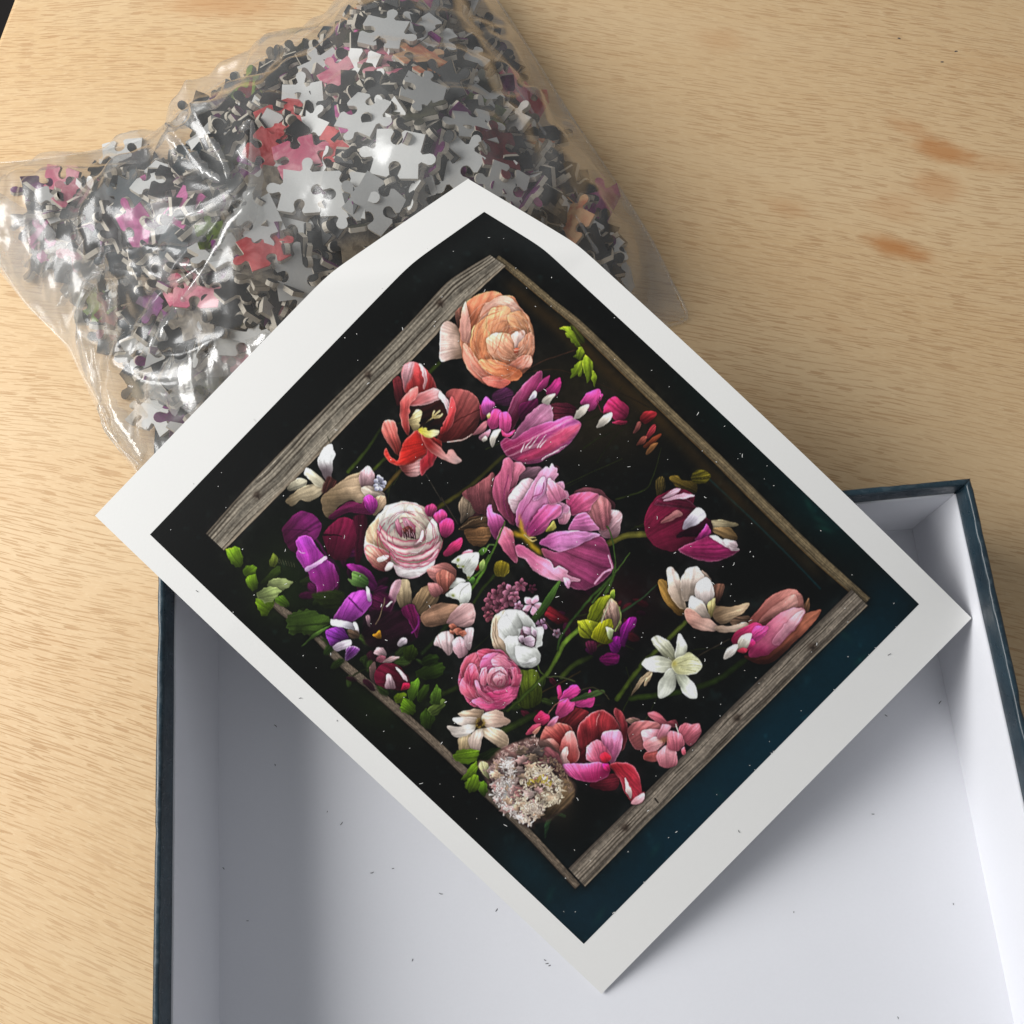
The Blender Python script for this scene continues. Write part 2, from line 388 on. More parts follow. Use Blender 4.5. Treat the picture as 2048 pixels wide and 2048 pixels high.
def stem(t, pts, w, c0, c1=None, soft=1.2, alpha=1.0):
    q = spline(t(pts), False, 8); k = w if np.ndim(w) else (w, w)
    mn = q.min(0); mx = q.max(0); sl = window(mn[0] - 12, mx[0] + 12, mn[1] - 12, mx[1] + 12); d, al, acc = sdf(q, sl, False)
    if d.size == 0: return
    f = al / max(acc, 1e-6); hw = (k[0] + (k[1] - k[0]) * f) / 2
    c0 = np.array(c0, float); c1 = np.array(c1 if c1 is not None else c0, float); col = c0 + (c1 - c0) * f[..., None]
    col = col * (1.15 - .5 * np.clip(d / np.maximum(hw, .5), 0, 1) + .10 * NZ[1][sl])[..., None]
    m = alpha * np.clip((hw - d) / soft + .5, 0, 1)[..., None]; CAN[sl] = CAN[sl] * (1 - m) + np.clip(col, 2, 250) * m
def rose(cx, cy, rx, ry, ang, rings, c_out, c_in, rim, seed, swirl=.5, rw=1.8, shift=(0, 0)):
    r = np.random.default_rng(seed); ca, sa = math.cos(math.radians(ang)), math.sin(math.radians(ang))
    for k, (n, f0, f1) in enumerate(rings):
        tt = k / max(len(rings) - 1, 1); ph = r.uniform(0, 6.28)
        ox, oy = shift[0] * tt, shift[1] * tt
        for i in r.permutation(n):
            a0 = ph + i * 6.283 / n; wd = 6.283 / n * r.uniform(.75, 1.05); pts = []
            for s in np.linspace(-1, 1, 7):
                a = a0 + s * wd; rr = f0 * (1 - .30 * abs(s) ** 2.2) * r.uniform(.97, 1.03); pts.append((rr * math.cos(a), rr * math.sin(a)))
            for s in (1, 0, -1):
                a = a0 + s * wd * .8 + swirl * .3; pts.append((f1 * .55 * math.cos(a), f1 * .55 * math.sin(a)))
            Q = []
            for x, y in pts:
                x, y = x * rx, y * ry; Q.append((cx + ox + x * ca - y * sa, cy + oy + x * sa + y * ca))
            c = np.array(c_out) + (np.array(c_in) - np.array(c_out)) * tt; c = c * r.uniform(.86, 1.12)
            b0 = (cx + ox, cy + oy); tx, ty = Q[3]
            petal(t0, Q, c * .80, c * 1.06, (*b0, tx, ty), rim, rw, .8, .10, shade=.30, shadow=.45)

def lobed(pts, amp=.10, seed=0):
    """leaf margin with small uneven teeth"""
    r = np.random.default_rng(seed + int(pts[0][0])); q = spline(pts, True, 3); c = q.mean(0); out = []
    for k, p in enumerate(q): out.append(tuple(c + (p - c) * (1 + (amp if k % 2 else -amp * .6) * r.uniform(.3, 1.4))))
    return out
# --- ground of the picture, plus sheen painted at its top corner
for k_ in range(9): blob(1210 + k_ * 68, 1830 - k_ * 70, 92, 62, (3, 35, 47), .75)
blob(1560, 1480, 150, 70, (3, 40, 54), .6, -45); blob(1700, 1300, 130, 60, (3, 34, 44), .9, -45); blob(1400, 1640, 150, 70, (6, 36, 48), .9, -45)
blob(1180, 1830, 140, 70, (12, 34, 44), .9); blob(1060, 1740, 90, 50, (10, 34, 42), .8, 45); blob(1640, 1010, 150, 60, (2, 26, 28), .9, 45)
blob(1780, 1200, 60, 60, (3, 26, 34), .8); blob(1440, 820, 140, 40, (4, 20, 18), .7, 45); blob(1090, 500, 130, 40, (26, 29, 29), .8, 25); blob(900, 520, 120, 30, (22, 25, 24), .8, -30)  # last two grey blobs paint the bent top corner's sheen into the ink
blob(1200, 830, 120, 90, (33, 27, 16), .9); blob(1130, 760, 120, 60, (26, 22, 14), .7, 30); blob(620, 1150, 110, 120, (16, 24, 11), .9); blob(760, 1400, 90, 60, (18, 26, 10), .9, 40); blob(980, 1420, 120, 80, (14, 18, 10), .8)
blob(560, 1180, 50, 60, (22, 32, 12), .8); blob(790, 760, 60, 40, (14, 18, 10), .6); blob(1230, 1200, 90, 60, (30, 9, 12), .7)
for x, y, a, k in ((1618, 1010, 60, 1), (1640, 1040, 30, .8), (1650, 1058, 20, 1), (1720, 1320, -40, .6), (1200, 1830, -60, .5), (1100, 1790, -70, .5), (1540, 1530, 60, .4), (1440, 1590, 50, .4), (1310, 1700, -60, .5), (1690, 1270, 45, .5)):
    blob(x, y, 17, 6, (20, 70, 58), .45 * k, a)
sc = np.abs(NZ[0] * .5 + NZ[1] * .4); CAN += np.clip(sc - .9, 0, 1)[..., None] * np.array([6, 12, 12])
stem(tE, [(850, 230), (1200, 560), (1500, 860), (1700, 1070)], 5, (8, 30, 34))

# --- the weathered crate boards
def plank(pts_out, pts_in, c, edge, light, seed, n_lines=5, dark=(38, 31, 24), k=1.0):
    o_ = spline(pts_out, False, 6); i_ = spline(pts_in, False, 6)
    q = np.concatenate([o_, i_[::-1]]); mn = q.min(0); mx = q.max(0); sl = window(mn[0] - 16, mx[0] + 16, mn[1] - 16, mx[1] + 16)
    d, _, _ = sdf(q, sl); do, al, acc = sdf(o_, sl, False); di, _, _ = sdf(i_, sl, False); f = do / (do + di + 1e-6)
    r = np.random.default_rng(seed)
    tabs = [r.normal(0, 1, 40), r.normal(0, 1, 90)]
    wob = .035 * np.interp(al / acc * 9, np.arange(40), tabs[0]) + .012 * NZ[0][sl]
    g = np.interp((f + wob) * 60, np.arange(90), tabs[1])
    g2 = np.interp((f + wob * .6) * 22, np.arange(40), tabs[0])
    val = 1 + .13 * g + .12 * g2 + .03 * NZ[1][sl] + .05 * NZ[2][sl]
    col = np.array(c, float) * val[..., None]
    for kk in range(n_lines):
        pos_ = (kk + .7 + r.uniform(-.25, .25)) / (n_lines + .3); lw = r.uniform(.022, .04)
        on = np.clip(np.interp(al / acc * 18, np.arange(20), r.normal(.55, .5, 20)), 0, 1)
        ff = np.exp(-((f + wob * .8 - pos_) / lw) ** 2) * on * .8 * k; col = col * (1 - ff[..., None]) + np.array(dark, float) * ff[..., None]
    e1 = np.exp(-((f - .97) / .07) ** 2) * .8; col = col * (1 - e1[..., None]) + np.array(light, float) * e1[..., None]
    e0_ = np.exp(-((f - .0) / .05) ** 2) * .75; col = col * (1 - e0_[..., None]) + np.array(edge, float) * e0_[..., None]
    CAN[sl] *= 1 - (.5 * np.exp(-np.clip(-d, 0, 99) / 6) * (d < 0))[..., None]
    m = np.clip(d / 1.1 + .5, 0, 1)[..., None]; CAN[sl] = CAN[sl] * (1 - m) + np.clip(col, 4, 235) * m
def nail(x, y, rr, tail=(8, -6)):
    stem(t0, [(x, y), (x + tail[0], y + tail[1])], (3, 1.5), (40, 32, 26)); blob(x, y, rr * .85, rr * .85, (58, 46, 38), .95); blob(x + 1, y + 2, rr * .5, rr * .4, (34, 27, 22), .8); blob(x - 2, y - 2, rr * .35, rr * .3, (92, 78, 66), .7)
# brown glow of the far inner side, then the boards
for (x0, y0, x1, y1, k) in ((1040, 570, 1180, 690, .8), (1180, 690, 1330, 830, .8), (1330, 830, 1480, 985, .7), (1480, 985, 1640, 1130, .55)):
    for s in np.linspace(0, 1, 8): blob(x0 + (x1 - x0) * s - 10, y0 + (y1 - y0) * s + 10, 26, 14, (66, 45, 18), .42 * k, 45)
plank([(998, 511), (1050, 550), (1110, 601), (1162, 642), (1257, 733), (1361, 834), (1450, 919), (1540, 1008), (1640, 1105), (1740, 1196)],
      [(990, 519), (1040, 562), (1098, 611), (1148, 653), (1243, 747), (1347, 848), (1436, 934), (1525, 1024), (1626, 1122), (1728, 1210)], (104, 90, 66), (70, 62, 46), (74, 52, 24), 5, 2, (56, 42, 24), .7)
plank([(412, 1067), (505, 962), (590, 875), (670, 795), (750, 716), (830, 634), (893, 566), (935, 537), (980, 510)],
      [(448, 1101), (540, 1008), (630, 918), (700, 845), (750, 794), (827, 717), (932, 606), (968, 571), (1011, 532)], (120, 112, 99), (62, 52, 42), (148, 132, 112), 6, 6)
plank([(541, 1196), (590, 1230), (638, 1266), (690, 1320), (748, 1368), (812, 1424), (890, 1494), (962, 1564), (1058, 1656), (1160, 1768)],
      [(533, 1204), (580, 1244), (628, 1279), (680, 1334), (738, 1382), (802, 1438), (880, 1508), (952, 1578), (1047, 1668), (1150, 1778)], (104, 91, 77), (86, 74, 60), (40, 31, 25), 7, 2)
plank([(1735, 1211), (1640, 1302), (1540, 1402), (1400, 1541), (1300, 1640), (1220, 1722), (1170, 1773)],
      [(1703, 1179), (1610, 1271), (1505, 1372), (1400, 1477), (1290, 1586), (1200, 1674), (1137, 1737)], (114, 104, 92), (154, 138, 114), (66, 57, 50), 8, 7)
for x, y in ((880, 606), (736, 750), (514, 990)): nail(x, y, 9, (5, 9))
for x, y in ((1250, 1655), (1624, 1293), (1474, 1436)): nail(x, y, 9, (12, -9))
stem(t0, [(1310, 1597), (1316, 1605)], 3, (25, 20, 16))

BASE = CAN.copy()
fl_ = np.random.default_rng(88)
for (cx_, cy_, sx_, sy_, n_, cols_) in ((660, 1190, 90, 80, 26, [(44, 10, 32), (56, 12, 44), (30, 8, 22), (26, 36, 14)]), (790, 1330, 80, 70, 22, [(28, 40, 14), (36, 50, 18), (30, 10, 18)]), (1210, 1250, 70, 60, 20, [(44, 10, 16), (34, 8, 22), (52, 10, 44)]), (1060, 1010, 110, 60, 14, [(40, 30, 22), (46, 20, 26)]), (1030, 1390, 120, 60, 18, [(30, 40, 14), (34, 46, 16), (40, 10, 18)]), (620, 1270, 50, 40, 12, [(34, 52, 16), (26, 38, 12)])):
    for k in range(n_):
        x, y = cx_ + fl_.normal(0, sx_ * .6), cy_ + fl_.normal(0, sy_ * .6); a = fl_.uniform(0, 6.28); L = fl_.uniform(16, 34); w_ = L * fl_.uniform(.3, .55); e = np.array([math.cos(a), math.sin(a)]); f = np.array([-e[1], e[0]]); p = np.array([x, y])
        petal(t0, [tuple(p - e * L * .5), tuple(p - e * L * .1 + f * w_ * .5), tuple(p + e * L * .35 + f * w_ * .4), tuple(p + e * L * .5), tuple(p + e * L * .3 - f * w_ * .42), tuple(p - e * L * .15 - f * w_ * .45)], np.array(cols_[k % len(cols_)]) * fl_.uniform(.6, 1.1), None, shadow=.3, soft=fl_.uniform(1.5, 5))
for k in range(34):
    x, y = fl_.uniform(640, 1350), fl_.uniform(850, 1480); a = fl_.normal(-.75, .5); L = fl_.uniform(50, 150); b_ = fl_.normal(0, .25)
    stem(t0, [(x, y), (x + L * .5 * math.cos(a), y + L * .5 * math.sin(a)), (x + L * math.cos(a + b_), y + L * math.sin(a + b_))], (fl_.uniform(1.5, 4.5), 1.2), np.array([34, 42, 14]) * fl_.uniform(.6, 1.3), alpha=.75)
# --- stems and dim leaves behind
stem(tD, [(120, 800), (400, 620), (600, 440), (760, 300)], (9, 8), (58, 54, 16), (38, 38, 14)); stem(tC, [(950, 450), (1120, 250), (1270, 30)], (8, 6), (56, 72, 18), (26, 34, 12))
stem(tC, [(1190, 440), (1330, 300)], 7, (62, 74, 18), (30, 40, 12)); stem(tC, [(1280, 630), (1370, 530), (1460, 430)], 8, (96, 74, 28), (66, 52, 22))
stem(tE, [(60, 725), (200, 660), (360, 650)], (12, 13), (84, 80, 26), (96, 92, 36)); stem(tE, [(130, 1925), (330, 1650), (470, 1520), (660, 1330)], (10, 9), (66, 84, 22), (74, 84, 28))
stem(tE, [(240, 1920), (600, 1870), (900, 1780), (1120, 1620)], 12, (42, 58, 16), (20, 30, 10)); stem(tE, [(760, 1590), (1000, 1460)], 3, (40, 34, 26))
stem(tG, [(740, 1510), (1060, 1350)], (15, 13), (48, 62, 20), (30, 40, 14)); stem(tG, [(170, 1150), (330, 1080)], 10, (34, 44, 14)); stem(tG, [(1130, 1130), (1350, 1020), (1500, 930)], 3, (44, 34, 18)); stem(tG, [(1320, 980), (1450, 860), (1600, 790)], 11, (56, 70, 20), (26, 34, 12))
stem(tA, [(1450, 1170), (1650, 1060), (1932, 970)], 2.4, (56, 36, 26)); stem(tB, [(-100, 960), (250, 912), (450, 950), (900, 1130), (1200, 1280)], 2.4, (44, 30, 18), (26, 20, 12)); stem(tA, [(510, 1200), (620, 1090)], 8, (44, 58, 14))
stem(tC, [(1700, 480), (1850, 730)], 2.2, (44, 40, 34)); stem(tD, [(160, 700), (320, 960)], 2.2, (50, 42, 34))
petal(tG, [(880, 940), (980, 925), (1085, 930), (1125, 1200), (1010, 1290), (890, 1230)], (46, 56, 12), (72, 84, 20), st=.2, shadow=.2)
petal(tF, [(150, 450), (300, 380), (420, 430), (380, 560), (250, 560)], (22, 30, 10), shadow=0, soft=5)
for p_, c_ in (([(1000, 960), (1090, 920), (1140, 980), (1100, 1060), (1030, 1060)], (44, 62, 12)), ([(1120, 1200), (1200, 1130), (1340, 1090), (1390, 1140), (1350, 1220), (1220, 1250)], (42, 62, 16)), ([(1180, 1060), (1260, 1010), (1330, 1030), (1320, 1090), (1220, 1120)], (36, 56, 14)),
               ([(905, 1440), (950, 1380), (1020, 1390), (1000, 1450), (950, 1475)], (132, 168, 22)), ([(970, 1510), (1010, 1440), (1100, 1480), (1110, 1560), (1070, 1590), (990, 1560)], (98, 140, 22)), ([(1040, 1390), (1080, 1290), (1150, 1250), (1130, 1380), (1080, 1460)], (100, 146, 32)),
               ([(1130, 1400), (1200, 1310), (1250, 1320), (1210, 1420), (1150, 1470)], (48, 70, 16)), ([(1160, 1620), (1220, 1540), (1300, 1600), (1260, 1720), (1190, 1700)], (50, 74, 16)), ([(1240, 1550), (1310, 1480), (1390, 1440), (1395, 1500), (1300, 1600)], (128, 158, 62)), ([(1250, 1470), (1320, 1310), (1360, 1390), (1345, 1480)], (92, 132, 36))):
    petal(tF, lobed(p_), np.array(c_) * .42, np.array(c_) * .85, rim=np.array(c_) * 1.0, rw=1.2, rk=.5, st=.14, sub=1)
for p_, c_ in (([(975, 400), (1000, 380), (1060, 365), (1105, 440), (1095, 500), (1050, 512), (1010, 470)], (118, 160, 26)), ([(1110, 560), (1130, 510), (1200, 510), (1200, 570), (1150, 600)], (104, 142, 24)), ([(1130, 600), (1200, 580), (1220, 670), (1180, 697), (1140, 650)], (116, 156, 28)),
               ([(1240, 650), (1320, 560), (1380, 510), (1390, 560), (1300, 650)], (46, 62, 18)), ([(1310, 500), (1340, 420), (1375, 460), (1350, 515)], (84, 96, 30)), ([(1350, 770), (1420, 740), (1462, 820), (1400, 815)], (92, 132, 28)), ([(1208, 780), (1240, 760), (1333, 775), (1330, 830), (1270, 900), (1225, 840)], (118, 158, 22)), ([(1300, 640), (1340, 612), (1400, 608), (1480, 635), (1430, 690), (1360, 705), (1310, 670)], (180, 196, 122)),
               ([(1212, 740), (1270, 685), (1340, 675), (1395, 705), (1345, 765), (1280, 792)], (172, 192, 112)), ([(1450, 912), (1500, 875), (1570, 853), (1660, 862), (1790, 925), (1700, 1000), (1600, 1035), (1540, 1022), (1480, 1035), (1450, 980)], (72, 102, 32)), ([(1565, 1128), (1600, 1085), (1680, 1020), (1780, 970), (1720, 1020), (1640, 1070)], (78, 112, 42))):
    petal(tI, lobed(p_), np.array(c_) * .5, np.array(c_) * .95, rim=np.array(c_) * 1.1, rw=1.2, rk=.5, st=.12, sub=1)
for k in range(7): stem(tI, [(1365 + k * 22, 450 + k * 6), (1385 + k * 20, 490 + k * 5)], 1.2, (70, 72, 50))

# --- peach ranunculus
petal(tA, [(640, 755), (700, 690), (790, 740), (850, 830), (860, 1030), (740, 1050), (636, 1068), (628, 900)], (176, 138, 112), (226, 196, 188), (860, 900, 630, 900), st=.05, shade=.1)
petal(tA, [(780, 600), (850, 560), (860, 760), (800, 740)], (92, 58, 48), shadow=.2)
petal(tA, [(850, 560), (890, 500), (1010, 430), (1150, 400), (1230, 440), (1330, 450), (1400, 560), (1480, 650), (1532, 800), (1537, 950), (1500, 1130), (1420, 1200), (1380, 1250), (1290, 1270), (1210, 1328), (1080, 1305), (980, 1235), (900, 1150), (850, 1040), (830, 900), (822, 720)],
      (208, 120, 92), (206, 132, 96), st=.05)
pe_ = [([(880, 540), (960, 455), (1130, 400), (1215, 440), (1080, 520), (1000, 640), (960, 800), (920, 880), (905, 700)], (188, 96, 60), (218, 132, 98)),
       ([(878, 505), (890, 560), (900, 640), (915, 700), (915, 890), (880, 888), (838, 860), (826, 720), (850, 580)], (206, 138, 122), (226, 170, 154)),
       ([(1020, 640), (1060, 540), (1160, 470), (1260, 446), (1350, 500), (1405, 590), (1330, 590), (1270, 550), (1180, 548), (1110, 600), (1050, 720), (1010, 740)], (224, 150, 124), (236, 190, 172)),
       ([(920, 900), (950, 760), (1010, 700), (1120, 620), (1230, 640), (1280, 760), (1240, 920), (1180, 1080), (1050, 1120), (970, 1040)], (222, 132, 84), (226, 146, 102)),
       ([(1110, 590), (1190, 545), (1290, 560), (1310, 640), (1280, 760), (1180, 840), (1090, 760)], (208, 130, 88), (220, 152, 112)),
       ([(1290, 640), (1400, 590), (1480, 660), (1525, 790), (1510, 900), (1420, 880), (1330, 790)], (176, 118, 80), (190, 136, 98)),
       ([(1080, 860), (1200, 800), (1320, 830), (1380, 960), (1370, 1060), (1250, 1080), (1120, 1010)], (220, 142, 104), (232, 172, 142)),
       ([(1320, 825), (1365, 790), (1440, 778), (1452, 820), (1415, 900), (1405, 950), (1362, 952), (1340, 880)], (232, 186, 172), (240, 206, 196)),
       ([(1400, 900), (1500, 800), (1535, 870), (1525, 1000), (1440, 1030), (1380, 1000)], (196, 128, 98), (214, 150, 122)),
       ([(1330, 1080), (1440, 1020), (1510, 1030), (1500, 1120), (1400, 1150), (1300, 1130)], (206, 116, 98), (236, 176, 158)),
       ([(860, 900), (920, 960), (990, 1080), (1080, 1180), (1180, 1240), (1100, 1300), (985, 1235), (900, 1150), (856, 1030)], (206, 108, 88), (222, 146, 124)),
       ([(1000, 1080), (1120, 1060), (1260, 1100), (1400, 1170), (1415, 1220), (1330, 1260), (1200, 1230), (1090, 1170)], (224, 112, 66), (228, 148, 104)),
       ([(1040, 1240), (1150, 1220), (1300, 1270), (1260, 1310), (1200, 1330), (1090, 1305)], (206, 88, 74), (226, 130, 114)),
       ([(1355, 960), (1385, 955), (1380, 1000), (1360, 1000)], (168, 70, 46), None)]
for p_, a_, b_ in pe_: petal(tA, p_, a_, b_, rim=np.clip(np.array(a_) * 1.14 + 8, 0, 240), rw=1.6, rk=.6, st=.07, shade=.18, shadow=.30)
for q_ in ([(940, 900), (960, 760), (1030, 640), (1120, 560), (1220, 545)], [(1000, 760), (1080, 640), (1200, 590)], [(1150, 1000), (1220, 860), (1260, 720)], [(900, 930), (960, 1060), (1080, 1190)], [(960, 880), (1010, 1010), (1120, 1100), (1260, 1130), (1400, 1160)], [(905, 900), (935, 980), (945, 1020)]): stem(tA, q_, 1.4, (198, 112, 76))

def arcs(t, cx, cy, a0, r0, r1, n, cols, seed, squash=.85, rot=0.0, span=(1.1, 2.4), wd=(1.0, 2.4), alpha=.55, shift=(0, 0)):
    """overlapping petal edges of a many-petalled flower: short arcs round its heart"""
    r = np.random.default_rng(seed)
    for k in range(n):
        f = (k + .5) / n; R = r0 + (r1 - r0) * f; a = a0 + r.uniform(-3.14, 3.14); sp = r.uniform(*span); P_ = []
        for u_ in np.linspace(-.5, .5, 9):
            q = a + u_ * sp; rr = R * (1 + .10 * (1 - (2 * u_) ** 2) + r.normal(0, .006)); x, y = rr * math.cos(q), rr * math.sin(q) * squash
            P_.append((cx + shift[0] * (1 - f) + x * math.cos(rot) - y * math.sin(rot), cy + shift[1] * (1 - f) + x * math.sin(rot) + y * math.cos(rot)))
        c = np.array(cols[r.integers(len(cols))], float); w_ = r.uniform(*wd); stem(t, P_, (w_ * .4, w_), c, alpha=alpha)
arcs(tA, 1190, 870, 0, 70, 325, 60, [(190, 98, 62), (240, 190, 166), (236, 176, 150), (206, 116, 78)], 3, 1.12, .15, shift=(170, 10))
# --- red and white tulip
petal(tA, [(180, 1265), (230, 1225), (300, 1380), (290, 1460), (220, 1500), (190, 1400)], (52, 16, 20), (80, 26, 30))
petal(tA, [(258, 1200), (280, 1120), (360, 1083), (440, 1108), (520, 1190), (580, 1290), (592, 1385), (500, 1400), (350, 1400), (290, 1370)], (150, 30, 30), (196, 70, 72), (430, 1400, 380, 1090), rim=(190, 120, 125), st=.08, shade=.2)
petal(tA, [(258, 1200), (290, 1120), (370, 1090), (360, 1200), (310, 1290), (285, 1340)], (150, 90, 96), (196, 150, 156), shadow=0, soft=5)
petal(tA, [(420, 1100), (450, 1110), (490, 1180), (497, 1260), (475, 1335), (465, 1310), (472, 1240), (455, 1170)], (226, 160, 160), (216, 176, 180), shadow=0)
petal(tA, [(690, 1385), (780, 1345), (900, 1370), (980, 1430), (1022, 1530), (1000, 1680), (930, 1790), (830, 1842), (700, 1852), (610, 1840), (620, 1700), (700, 1560)], (74, 18, 18), (126, 62, 60), (640, 1830, 880, 1370), rim=(150, 90, 86), rw=1.4, st=.1)
stem(tA, [(620, 1780), (800, 1640), (1015, 1540)], 1.6, (60, 14, 14)); stem(tA, [(700, 1855), (840, 1840), (940, 1780)], 2, (216, 180, 170))
petal(tA, [(330, 1480), (520, 1400), (700, 1430), (725, 1580), (650, 1720), (480, 1790), (350, 1740), (325, 1600)], (20, 10, 9), (36, 14, 12), shadow=.3)
petal(tA, [(325, 1500), (420, 1400), (560, 1338), (640, 1368), (648, 1430), (560, 1465), (480, 1495)], (196, 62, 62), (224, 184, 186), (360, 1500, 640, 1360), rim=(230, 200, 200), st=.08)
petal(tA, [(630, 1365), (700, 1450), (722, 1550), (704, 1580), (672, 1480), (625, 1430)], (206, 176, 180))
petal(tA, [(412, 1323), (404, 1420), (335, 1500), (330, 1700), (326, 1792), (272, 1710), (244, 1580), (258, 1450), (340, 1358)], (158, 30, 28), (206, 110, 106), (310, 1780, 390, 1330), rim=(224, 150, 140), st=.1)
petal(tA, [(738, 1420), (782, 1520), (772, 1600), (722, 1720), (640, 1780), (650, 1690), (705, 1600)], (150, 28, 30), (200, 70, 74), rim=(210, 120, 120), rw=1.4)
petal(tC, [(1300, -30), (1280, 60), (1330, 170), (1400, 260), (1460, 300), (1450, 180), (1420, 80), (1400, -30)], (140, 34, 30), (204, 110, 100), rim=(226, 170, 158))
petal(tC, [(1440, 385), (1570, 365), (1660, 330), (1668, 420), (1640, 470), (1590, 496), (1500, 472)], (96, 34, 32), (176, 136, 134), rim=(206, 150, 150))
petal(tC, [(1640, 70), (1700, 160), (1785, 255), (1800, 310), (1760, 385), (1700, 440), (1655, 482), (1648, 350), (1700, 270)], (170, 24, 34), (214, 60, 74), rim=(232, 130, 140), st=.08)
petal(tC, [(1620, 60), (1560, 90), (1500, 150), (1460, 230), (1448, 310), (1420, 345), (1345, 300), (1315, 228), (1303, 280), (1360, 360), (1450, 388), (1570, 362), (1660, 310), (1705, 275), (1700, 170)], (186, 30, 26), (216, 44, 34), (1700, 200, 1340, 330), rim=(236, 176, 168), rw=1.9, st=.08)
petal(tA, [(420, 1760), (470, 1800), (560, 1870), (620, 1930), (640, 1940), (635, 1850), (560, 1810)], (120, 22, 20), rim=(200, 110, 100))
petal(tD, [(-40, 60), (60, 150), (150, 222), (205, 288), (230, 250), (270, 244), (312, 300), (350, 345), (300, 372), (220, 352), (120, 300), (20, 220)], (146, 26, 24), (236, 206, 200), (40, 160, 340, 350), rim=(226, 160, 150), st=.08)
petal(tA, [(332, 1650), (362, 1610), (400, 1552), (455, 1568), (440, 1640), (425, 1720), (385, 1745), (350, 1700)], (110, 92, 60), (206, 190, 140), (330, 1650, 440, 1600), st=.2, shadow=0, soft=2)
petal(tA, [(418, 1742), (480, 1712), (530, 1735), (612, 1742), (606, 1780), (560, 1806), (490, 1800)], (206, 190, 40), (236, 230, 196), (430, 1745, 610, 1775), shadow=0, soft=2)
for q_ in ([(470, 1710), (530, 1650), (575, 1610), (640, 1600)], [(560, 1610), (600, 1575), (625, 1555)], [(575, 1620), (620, 1615), (650, 1590)], [(560, 1600), (565, 1575), (575, 1560)]): stem(tA, q_, (5, 4), (170, 150, 92), (222, 204, 150))
for q_ in ([(480, 1700), (560, 1640)], [(520, 1730), (640, 1690)], [(440, 1670), (480, 1640)]): stem(tA, q_, 6, (14, 9, 9))

# --- purple streaked tulip
petal(tA, [(1140, 1400), (1250, 1330), (1330, 1380), (1300, 1500), (1160, 1480)], (58, 24, 50), shadow=.1, soft=4)
petal(tB, [(250, 1260), (380, 1240), (500, 1290), (460, 1390), (300, 1430)], (50, 14, 26), (66, 22, 32), shadow=.1)
petal(tA, [(1555, 1350), (1600, 1270), (1680, 1215), (1655, 1300), (1600, 1360)], (130, 36, 86))
petal(tA, [(1285, 1570), (1340, 1430), (1450, 1290), (1600, 1172), (1612, 1260), (1560, 1380), (1480, 1480), (1400, 1600), (1310, 1760), (1260, 1720)], (84, 20, 42), (132, 44, 86), (1300, 1740, 1600, 1180), rim=(176, 110, 140), rw=1.5, stc=(170, 110, 140), st=.05)
petal(tA, [(1480, 1450), (1530, 1370), (1552, 1365), (1540, 1420)], (206, 196, 214)); petal(tA, [(1400, 1500), (1560, 1440), (1560, 1540), (1420, 1660)], (64, 14, 44), shadow=.2)
petal(tA, [(1250, 1930), (1340, 1790), (1440, 1640), (1560, 1520), (1650, 1473), (1700, 1530), (1716, 1640), (1690, 1700), (1560, 1740), (1420, 1850), (1300, 1960)], (122, 40, 82), (172, 112, 142), (1260, 1930, 1690, 1500), rim=(206, 160, 184), stc=(206, 164, 186), st=.13)
petal(tD, [(735, 180), (790, 120), (850, 150), (980, 60), (1120, 0), (1250, -40), (1400, -82), (1502, -22), (1490, 40), (1400, 170), (1280, 262), (1130, 342), (1000, 372), (880, 345), (790, 290)], (160, 40, 90), (150, 66, 124), (800, 270, 1490, -30), rim=(176, 110, 150), rw=2.0, stc=(214, 150, 170), st=.14)
petal(tD, [(900, 330), (1100, 210), (1300, 60), (1490, -10), (1440, 90), (1300, 200), (1100, 310)], (190, 50, 96), (214, 84, 118), (880, 330, 1490, 0), shadow=0, soft=8, stc=(230, 160, 170), st=.10)
for (a_, b_) in (((975, 220), (1050, 110)), ((1010, 220), (1110, 90)), ((1085, 215), (1165, 95)), ((1110, 215), (1172, 140)), ((930, 260), (965, 175)), ((1200, 290), (1370, 190)), ((1130, 330), (1300, 240))): stem(tD, [a_, b_], (3, 1), (232, 196, 206))

# --- bleeding hearts
def heart(t, p_, c_, dr=None, dc=(214, 204, 190)):
    petal(t, p_, np.array(c_) * .8, np.clip(np.array(c_) * 1.1, 0, 235), rim=np.clip(np.array(c_) * 1.25 + 10, 0, 240), rw=1.4, rk=.6, st=.07)
    if dr: petal(t, dr, np.array(dc) * .85, dc, st=.05)
heart(tA, [(1012, 1500), (1060, 1545), (1070, 1610), (1030, 1640)], (150, 40, 80)); heart(tA, [(1030, 1490), (1070, 1420), (1112, 1450), (1152, 1490), (1140, 1560), (1050, 1585)], (182, 72, 150))
heart(tA, [(950, 1782), (1020, 1690), (1085, 1655), (1062, 1745), (990, 1775)], (190, 112, 122)); heart(tA, [(1005, 1812), (1060, 1770), (1112, 1735), (1100, 1790), (1050, 1842)], (206, 140, 160), [(1040, 1830), (1070, 1800), (1080, 1830), (1050, 1850)])
heart(tA, [(1088, 1655), (1150, 1538), (1225, 1570), (1202, 1685), (1122, 1722)], (210, 64, 130)); heart(tA, [(1212, 1590), (1270, 1566), (1312, 1620), (1310, 1700), (1260, 1790), (1200, 1725)], (220, 70, 138), [(1112, 1832), (1146, 1750), (1205, 1742), (1165, 1830), (1132, 1902)])
petal(tA, [(1220, 1750), (1270, 1780), (1350, 1745), (1300, 1800), (1240, 1795)], (196, 60, 110)); petal(tA, [(1085, 1595), (1105, 1580), (1112, 1610), (1095, 1625)], (206, 180, 110), shadow=0)
